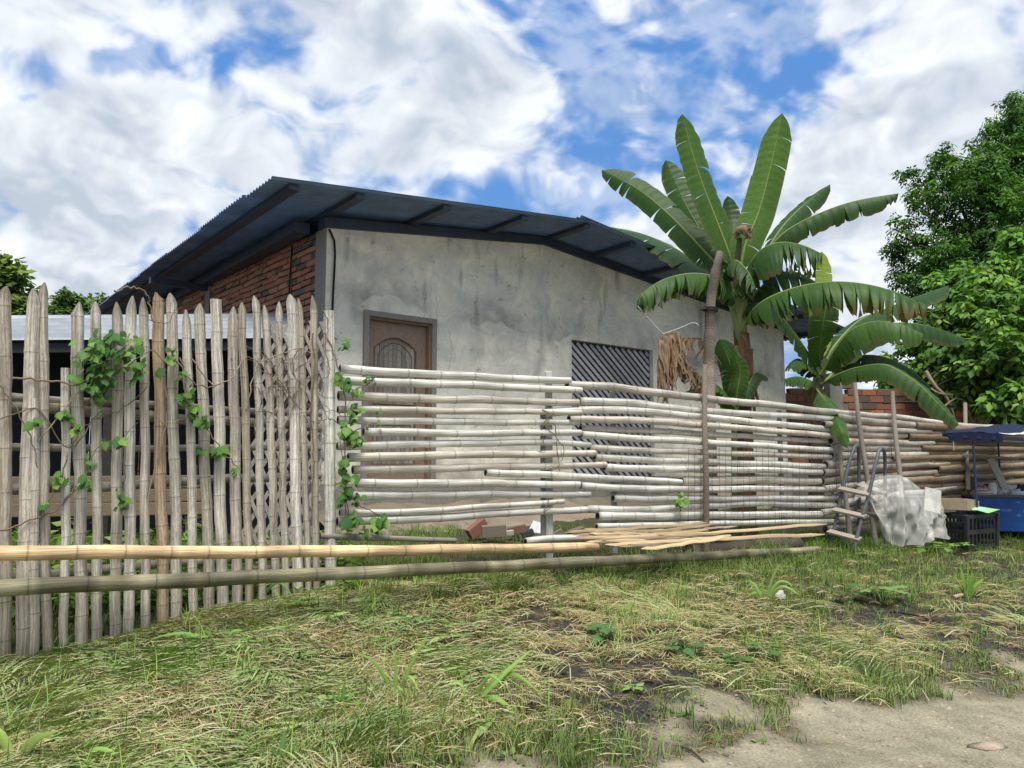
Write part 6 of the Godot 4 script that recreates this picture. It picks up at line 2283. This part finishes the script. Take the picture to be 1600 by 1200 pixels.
func weed(label: String, px: float, py: float, count: int, size: float, hgt: float, c: Color, shape: Mesh) -> void:
	var o := thing("broadleaf_weed", Vector3.ZERO, label, "weed")
	var b := on_ground(px, py)
	var m: StandardMaterial3D = M.leaf.duplicate()
	m.albedo_color = c.linear_to_srgb()
	for k in count:
		var an := TAU * k / count + rf(-0.4, 0.4)
		var rad := rf(0.25, 1.0) * size * 0.9
		var p := b + Vector3(cos(an) * rad, hgt * rf(0.5, 1.0), sin(an) * rad)
		var g := Geo.new()
		g.tube(PackedVector3Array([b - Vector3(0, 0.01, 0), b.lerp(p, 0.6) + Vector3(0, hgt * 0.15, 0), p]), radii(3, 0.004, 0.002), 5, fill(3, col(c, 0.9)), 0.0, false)
		put("stalk", g.mesh(), M.plain, o)
		put("leaf", shape, m, o, Transform3D((Basis(Vector3.UP, -an - PI * 0.5) * Basis(Vector3.RIGHT, rf(-0.3, 0.35))).scaled(Vector3.ONE * size * rf(0.8, 1.2)), p))


func weeds() -> void:
	var lf := Color(0.21, 0.34, 0.08)
	shoot("bright maize-like shoot leaning right over dark soil in the foreground", [738, 1098], [[832, 1014, 0.0, 0.05], [850, 1088, 0.14, 0.05], [812, 1128, 0.06, 0.2], [700, 1070, 0.05, 0.0], [790, 1075, 0.1, 0.1]], 0.034, lf)
	shoot("long green blade pair bending right beside the cut hay", [620, 1090], [[552, 1018, 0.06, 0.0], [672, 985, 0.02, 0.0], [618, 1020, 0.03, 0.0], [656, 1082, 0.1, 0.1]], 0.028, lf)
	shoot("broad pale blades pushing in at the bottom left corner", [22, 1196], [[92, 1142, 0.03, 0.1], [86, 1150, 0.05, 0.0], [-30, 1165, 0.1, 0.0], [-20, 1180, 0.03, 0.0]], 0.045, Color(0.24, 0.34, 0.09))
	shoot("short upright bright shoots right of the corner blades", [110, 1190], [[150, 1148, 0.0, 0.0], [118, 1162, 0.0, 0.0], [92, 1175, 0.0, 0.0], [135, 1170, 0.02, 0.0], [205, 1196, 0.06, 0.05]], 0.03, lf)
	shoot("single tall blue-green blade at the bottom edge left of centre", [436, 1200], [[446, 1138, 0.0, 0.0], [470, 1180, 0.05, 0.0], [425, 1165, 0.0, 0.0]], 0.04, Color(0.12, 0.23, 0.07))
	shoot("leafy grass clump with upright blades below the middle of the hay", [532, 1120], [[540, 1058, 0.0, 0.0], [528, 1065, 0.0, 0.0], [556, 1080, 0.02, 0.0], [518, 1080, 0.0, 0.0], [570, 1108, 0.05, 0.0], [548, 1095, 0.0, 0.0]], 0.026, Color(0.15, 0.27, 0.06))
	shoot("low bright grass shoots at the bottom edge near the left third", [262, 1192], [[255, 1155, 0.0, 0.0], [272, 1160, 0.0, 0.0], [285, 1165, 0.0, 0.0], [240, 1175, 0.02, 0.0], [300, 1182, 0.03, 0.0]], 0.026, lf)
	shoot("tall arching grass blades in front of the mossy pole by the corner", [400, 945], [[385, 905, 0.02, 0.1], [425, 912, 0.05, 0.1], [445, 950, 0.13, 0.1], [360, 935, 0.06, 0.1], [408, 896, 0.0, 0.05], [470, 985, 0.18, 0.2]], 0.022, Color(0.15, 0.27, 0.07))
	shoot("green blades lying left over the hay below the pickets", [345, 1012], [[230, 1000, 0.06, 0.1], [270, 1035, 0.08, 0.1], [310, 985, 0.03, 0.0], [380, 985, 0.04, 0.0], [420, 1020, 0.06, 0.1]], 0.03, Color(0.15, 0.26, 0.07))
	shoot("tall thin grass before the lowest rail right of the vine", [652, 850], [[656, 795, 0.0, 0.0], [664, 815, 0.02, 0.0], [640, 812, 0.0, 0.0], [668, 860, 0.1, 0.1], [648, 820, 0.0, 0.0]], 0.02, Color(0.13, 0.24, 0.06))
	shoot("upright bright leafy clump on the right beside the split stick", [1512, 935], [[1500, 885, 0.0, 0.0], [1512, 878, 0.0, 0.0], [1530, 890, 0.02, 0.0], [1490, 900, 0.02, 0.0], [1538, 905, 0.03, 0.0], [1520, 895, 0.0, 0.0], [1482, 915, 0.03, 0.0]], 0.05, Color(0.17, 0.29, 0.06))
	shoot("lush grass clump with bleached blades near the white scrap", [1195, 940], [[1168, 905, 0.03, 0.0], [1240, 915, 0.1, 0.0], [1220, 880, 0.04, 0.0], [1190, 900, 0.0, 0.0], [1250, 930, 0.1, 0.1], [1165, 935, 0.06, 0.1]], 0.035, Color(0.20, 0.31, 0.08))
	shoot("drooping corner blade on the hay at the left edge", [20, 1010], [[4, 985, 0.0, 0.0], [40, 980, 0.02, 0.0], [12, 970, 0.0, 0.0], [55, 1010, 0.08, 0.0]], 0.025, lf)
	var round := vine_leaf(false, 3)
	var lob := vine_leaf(true, 4)
	weed("dark green broadleaf weed among dry straw in the middle foreground", 940, 1004, 8, 0.10, 0.12, Color(0.09, 0.19, 0.06), round)
	weed("pair of dark leaves on the dark soil right of centre", 1072, 1032, 5, 0.11, 0.13, Color(0.085, 0.17, 0.06), round)
	weed("tiny pale seedling alone on dark soil near the path", 991, 1080, 6, 0.06, 0.03, Color(0.22, 0.36, 0.11), round)
	weed("pale lobed weed growing out of the black soil patch", 1380, 945, 8, 0.15, 0.18, Color(0.19, 0.31, 0.10), lob)
	weed("bright round-leaved plant in grass below the plastic sheet", 1446, 866, 7, 0.14, 0.12, Color(0.24, 0.40, 0.10), round)
	weed("bright round-leaved plant in front of the dark crate", 1490, 864, 9, 0.15, 0.13, Color(0.22, 0.37, 0.09), round)
	weed("dark lobed weed at the grass edge above the path", 1150, 1044, 8, 0.10, 0.10, Color(0.085, 0.175, 0.05), lob)
	weed("second lobed weed right of the one at the grass edge", 1200, 1036, 8, 0.10, 0.11, Color(0.095, 0.19, 0.055), lob)
	weed("small dark leaves before the white plastic scrap", 1330, 940, 5, 0.11, 0.13, Color(0.08, 0.17, 0.05), round)
	weed("small yellow-green sprout below the corner post in the grass", 462, 930, 7, 0.09, 0.16, Color(0.24, 0.36, 0.08), lob)
	weed("low sprout with pointed leaves beside the picket foot", 470, 960, 7, 0.09, 0.12, Color(0.20, 0.32, 0.08), lob)


# ---------------------------------------------------------------- grass and hay
func tuft(n: int, hgt: float, wide: float, splay: float, seed_: int) -> ArrayMesh:
	var r := RandomNumberGenerator.new()
	r.seed = seed_
	var g := Geo.new()
	for k in n:
		var an := r.randf_range(0, TAU)
		var out := Vector3(cos(an), 0, sin(an))
		var l := hgt * r.randf_range(0.5, 1.1)
		var s := splay * r.randf_range(0.3, 1.3)
		var b := Vector3(r.randf_range(-1, 1), 0, r.randf_range(-1, 1)) * wide * 5.0
		var side := out.cross(Vector3.UP).rotated(Vector3.UP, r.randf_range(-0.8, 0.8))
		var c := col(Color.WHITE, r.randf_range(0.7, 1.3))
		var prev := []
		for q in 4:
			var u := q / 3.0
			var p := b + out * l * s * u * u * 0.9 + Vector3.UP * l * (u - 0.35 * s * u * u)
			var w := wide * 0.5 * (1.0 - u * 0.85)
			var nn := (Vector3.UP * 0.8 + out * -0.5 * (1.0 - u) + side * 0.1).normalized()
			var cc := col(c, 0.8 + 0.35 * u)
			if q < 3:
				var a := g.vert(p - side * w, nn, cc)
				var e := g.vert(p + side * w, nn, cc)
				if prev:
					g.quad(prev[0], prev[1], e, a)
				prev = [a, e]
			else:
				g.tri(prev[0], prev[1], g.vert(p, nn, cc))
	return g.mesh()


func straw(n: int, length: float, wide: float, spread: float, seed_: int) -> ArrayMesh:   # cut stalks that lie about
	var r := RandomNumberGenerator.new()
	r.seed = seed_
	var g := Geo.new()
	for k in n:
		var an := r.randfn() * spread
		var d := Vector3(cos(an), r.randf_range(-0.10, 0.28), sin(an)).normalized()
		var side := d.cross(Vector3.UP).normalized().rotated(d, r.randf_range(-0.9, 0.9))
		var l := length * r.randf_range(0.35, 1.2)
		var o := Vector3(r.randf_range(-1, 1), r.randf_range(0.0, 0.3), r.randf_range(-1, 1)) * length * 0.38
		var c: Color = [Color(1, 1, 1), Color(1.25, 1.15, 0.9), Color(0.72, 0.85, 0.62), Color(0.85, 0.75, 0.65)][r.randi_range(0, 3)]
		c = col(c, r.randf_range(0.65, 1.25))
		var w := wide * r.randf_range(0.5, 1.4)
		var bend := r.randf_range(-0.25, 0.25)
		var prev := []
		for q in 3:
			var u := q / 2.0 - 0.5
			var p := o + d * l * u + side * bend * l * (u * u) - Vector3.UP * l * 0.3 * u * u + Vector3.UP * 0.02
			var ww := w * 0.5 * (1.0 if q < 2 else 0.3)
			var nn := (side.cross(d) + Vector3.UP * 0.6).normalized()
			if nn.y < 0:
				nn = -nn
			var a := g.vert(p - side * ww, nn, c)
			var e := g.vert(p + side * ww, nn, c)
			if prev:
				g.quad(prev[0], prev[1], e, a)
			prev = [a, e]
	return g.mesh()


func grass() -> void:
	var sets := {"cover": [], "wide": [], "crumb": [], "short": [], "long": [], "hay": [], "dry": [], "bits": []}
	var cols := {"cover": PackedColorArray(), "wide": PackedColorArray(), "crumb": PackedColorArray(), "short": PackedColorArray(), "long": PackedColorArray(), "hay": PackedColorArray(), "dry": PackedColorArray(), "bits": PackedColorArray()}
	var n := 108000
	for k in n:
		var d := 2.7 + 10.0 * pow(rf(0, 1), 1.15)
		var x := rf(-0.92, 0.92) * d
		var z := -d
		# behind the pickets and the rails only a little grows
		var behind := 0.0
		if (Vector3(x, 0, z) - Vector3(PICKET_A.x, 0, PICKET_A.z)).dot(Vector3(0.7243, 0, 0.6895)) < 0.02 and x < -1.4:
			behind = 1.0
		if (Vector3(x, 0, z) - RAIL_P).dot(RAIL_N) < 0.03 and x >= -1.4:
			behind = 1.0
		var q := zone(x, z)
		var p := gp(x, z, -0.004)
		var nearby := n2.get_noise_2d(x * 0.9 + 70.0, z * 0.9)
		var tint := clampf(0.5 + nearby * 0.9 + rf(-0.25, 0.25), 0.0, 1.0)
		var t := Transform3D(Basis(Vector3.UP, rf(0, TAU)), p)
		var roll := rf(0, 1)
		if behind > 0.5:
			if roll < (0.28 if x < -0.7 or x > 2.2 else 0.08) and d < 10.5:
				sets.short.append(t.scaled_local(Vector3.ONE * rf(0.8, 1.6)))
				cols.short.append(Color(0.10, 0.17, 0.04).lerp(Color(0.15, 0.22, 0.05), tint))
			continue
		if roll < q[2] * 0.85:
			var strip := edge_distance(x, z)
			var tall := smoothstep(2.3, 3.2, strip) if x > -1.3 else smoothstep(2.6, 3.1, strip) * 0.6
			if rf(0, 1) < 0.07:
				sets.cover.append(t.scaled_local(Vector3.ONE * rf(0.6, 1.5)))
				cols.cover.append(Color(0.10, 0.20, 0.04).lerp(Color(0.20, 0.31, 0.08), tint))
			if rf(0, 1) < 0.22 + tall * 0.45:
				sets.long.append(t.scaled_local(Vector3(1, rf(0.5, 1.15), 1) * rf(0.55, 1.05)))
				cols.long.append(Color(0.095, 0.17, 0.035).lerp(Color(0.20, 0.27, 0.08), tint))
			else:
				sets.short.append(t.scaled_local(Vector3.ONE * rf(0.5, 1.15)))
				cols.short.append(Color(0.12, 0.185, 0.05).lerp(Color(0.26, 0.285, 0.12), tint))
		if q[3] > 0.5 and rf(0, 1) < 0.006:
			sets.long.append(t.scaled_local(Vector3(0.8, 1.0, 0.8) * rf(0.9, 1.5)))
			cols.long.append(Color(0.20, 0.32, 0.07).lerp(Color(0.26, 0.38, 0.09), tint))
		var right := smoothstep(-1.2, 1.2, x)
		if rf(0, 1) < q[3] * lerpf(0.62, 0.34, right):
			var green := clampf(0.42 + n1.get_noise_2d(x * 0.7, z * 0.7 + 50.0) * 0.9 + smoothstep(0.4, -2.4, x) * 0.42 - 0.33, 0.0, 1.0)
			var dir := n1.get_noise_2d(x * 0.5, z * 0.5) * 4.0 + rf(-0.7, 0.7)
			var th := Transform3D(Basis(Vector3.UP, dir) * Basis(Vector3(0, 0, 1), rf(-0.12, 0.12)), p + Vector3(0, rf(0.0, 0.035), 0)).scaled_local(Vector3.ONE * rf(0.6, 1.2))
			if x < 0.6 and rf(0, 1) < 0.20 * green:
				sets.wide.append(th)
				cols.wide.append(Color(0.13, 0.24, 0.06).lerp(Color(0.34, 0.42, 0.17), rf(0, 1)))
			elif rf(0, 1) < 0.15 + 0.75 * green:
				sets.hay.append(th)
				cols.hay.append(Color(0.47, 0.435, 0.26).lerp(Color(0.265, 0.305, 0.18), rf(0, 1) * 0.6 + green * 0.35))
			else:
				sets.dry.append(th)
				cols.dry.append(Color(0.36, 0.265, 0.165).lerp(Color(0.55, 0.465, 0.30), rf(0, 1)))
		if (q[1] > 0.2 and rf(0, 1) < 0.75) or (q[0] > 0.02 and rf(0, 1) < (0.34 if q[0] < 0.9 else 0.2)):
			var cr := t.scaled_local(Vector3.ONE * rf(0.25, 1.0) * rf(0.4, 1.0))
			cr.origin += Vector3(rf(-0.04, 0.04), 0.003, rf(-0.04, 0.04))
			sets.crumb.append(cr)
			cols.crumb.append(col(Color(0.055, 0.048, 0.042).lerp(Color(0.24, 0.205, 0.15), q[0]), rf(0.7, 1.6)))
		if q[1] > 0.25 and rf(0, 1) < 0.08:
			sets.dry.append(t.scaled_local(Vector3.ONE * rf(0.4, 0.8)))
			cols.dry.append(Color(0.22, 0.155, 0.10).lerp(Color(0.40, 0.32, 0.2), rf(0, 1)))
		if q[0] > 0.3 and rf(0, 1) < 0.11:
			sets.bits.append(t.scaled_local(Vector3.ONE * rf(0.4, 1.0)))
			cols.bits.append(Color(0.16, 0.12, 0.085).lerp(Color(0.45, 0.37, 0.25), rf(0, 1)))
	var gr := thing("grass", Vector3.ZERO, "fresh green grass growing before and behind the rail fence", "grass")
	tag(gr, "", "", "", "stuff")
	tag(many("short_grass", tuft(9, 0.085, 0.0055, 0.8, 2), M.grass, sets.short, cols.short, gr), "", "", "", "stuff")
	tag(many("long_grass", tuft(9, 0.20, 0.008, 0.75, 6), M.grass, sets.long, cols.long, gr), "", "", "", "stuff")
	tag(many("ground_cover", leaf_cluster(0.035, 7, 77, -0.25, 0.7), M.leaf, sets.cover, cols.cover, gr), "", "", "", "stuff")
	var hy := thing("cut_hay", Vector3.ZERO, "cut grass and dry straw lying over the slope", "hay")
	tag(hy, "", "", "", "stuff")
	tag(many("green_hay", straw(12, 0.25, 0.0055, 0.45, 4), M.straw, sets.hay, cols.hay, hy), "", "", "", "stuff")
	tag(many("dry_straw", straw(11, 0.16, 0.0034, 1.2, 5), M.straw, sets.dry, cols.dry, hy), "", "", "", "stuff")
	tag(many("broad_cut_blades", straw(7, 0.30, 0.015, 0.4, 14), M.straw, sets.wide, cols.wide, hy), "", "", "", "stuff")
	tag(many("soil_crumbs", brick_mesh(Vector3(0.035, 0.018, 0.03), 5), M.plain, sets.crumb, cols.crumb), "loose crumbs of dark earth on the bare patches and path edge", "crumbs", "", "stuff")
	tag(many("path_litter", straw(3, 0.05, 0.004, 2.0, 8), M.straw, sets.bits, cols.bits), "tiny straw bits and crumbs strewn over the dirt path", "litter", "", "stuff")
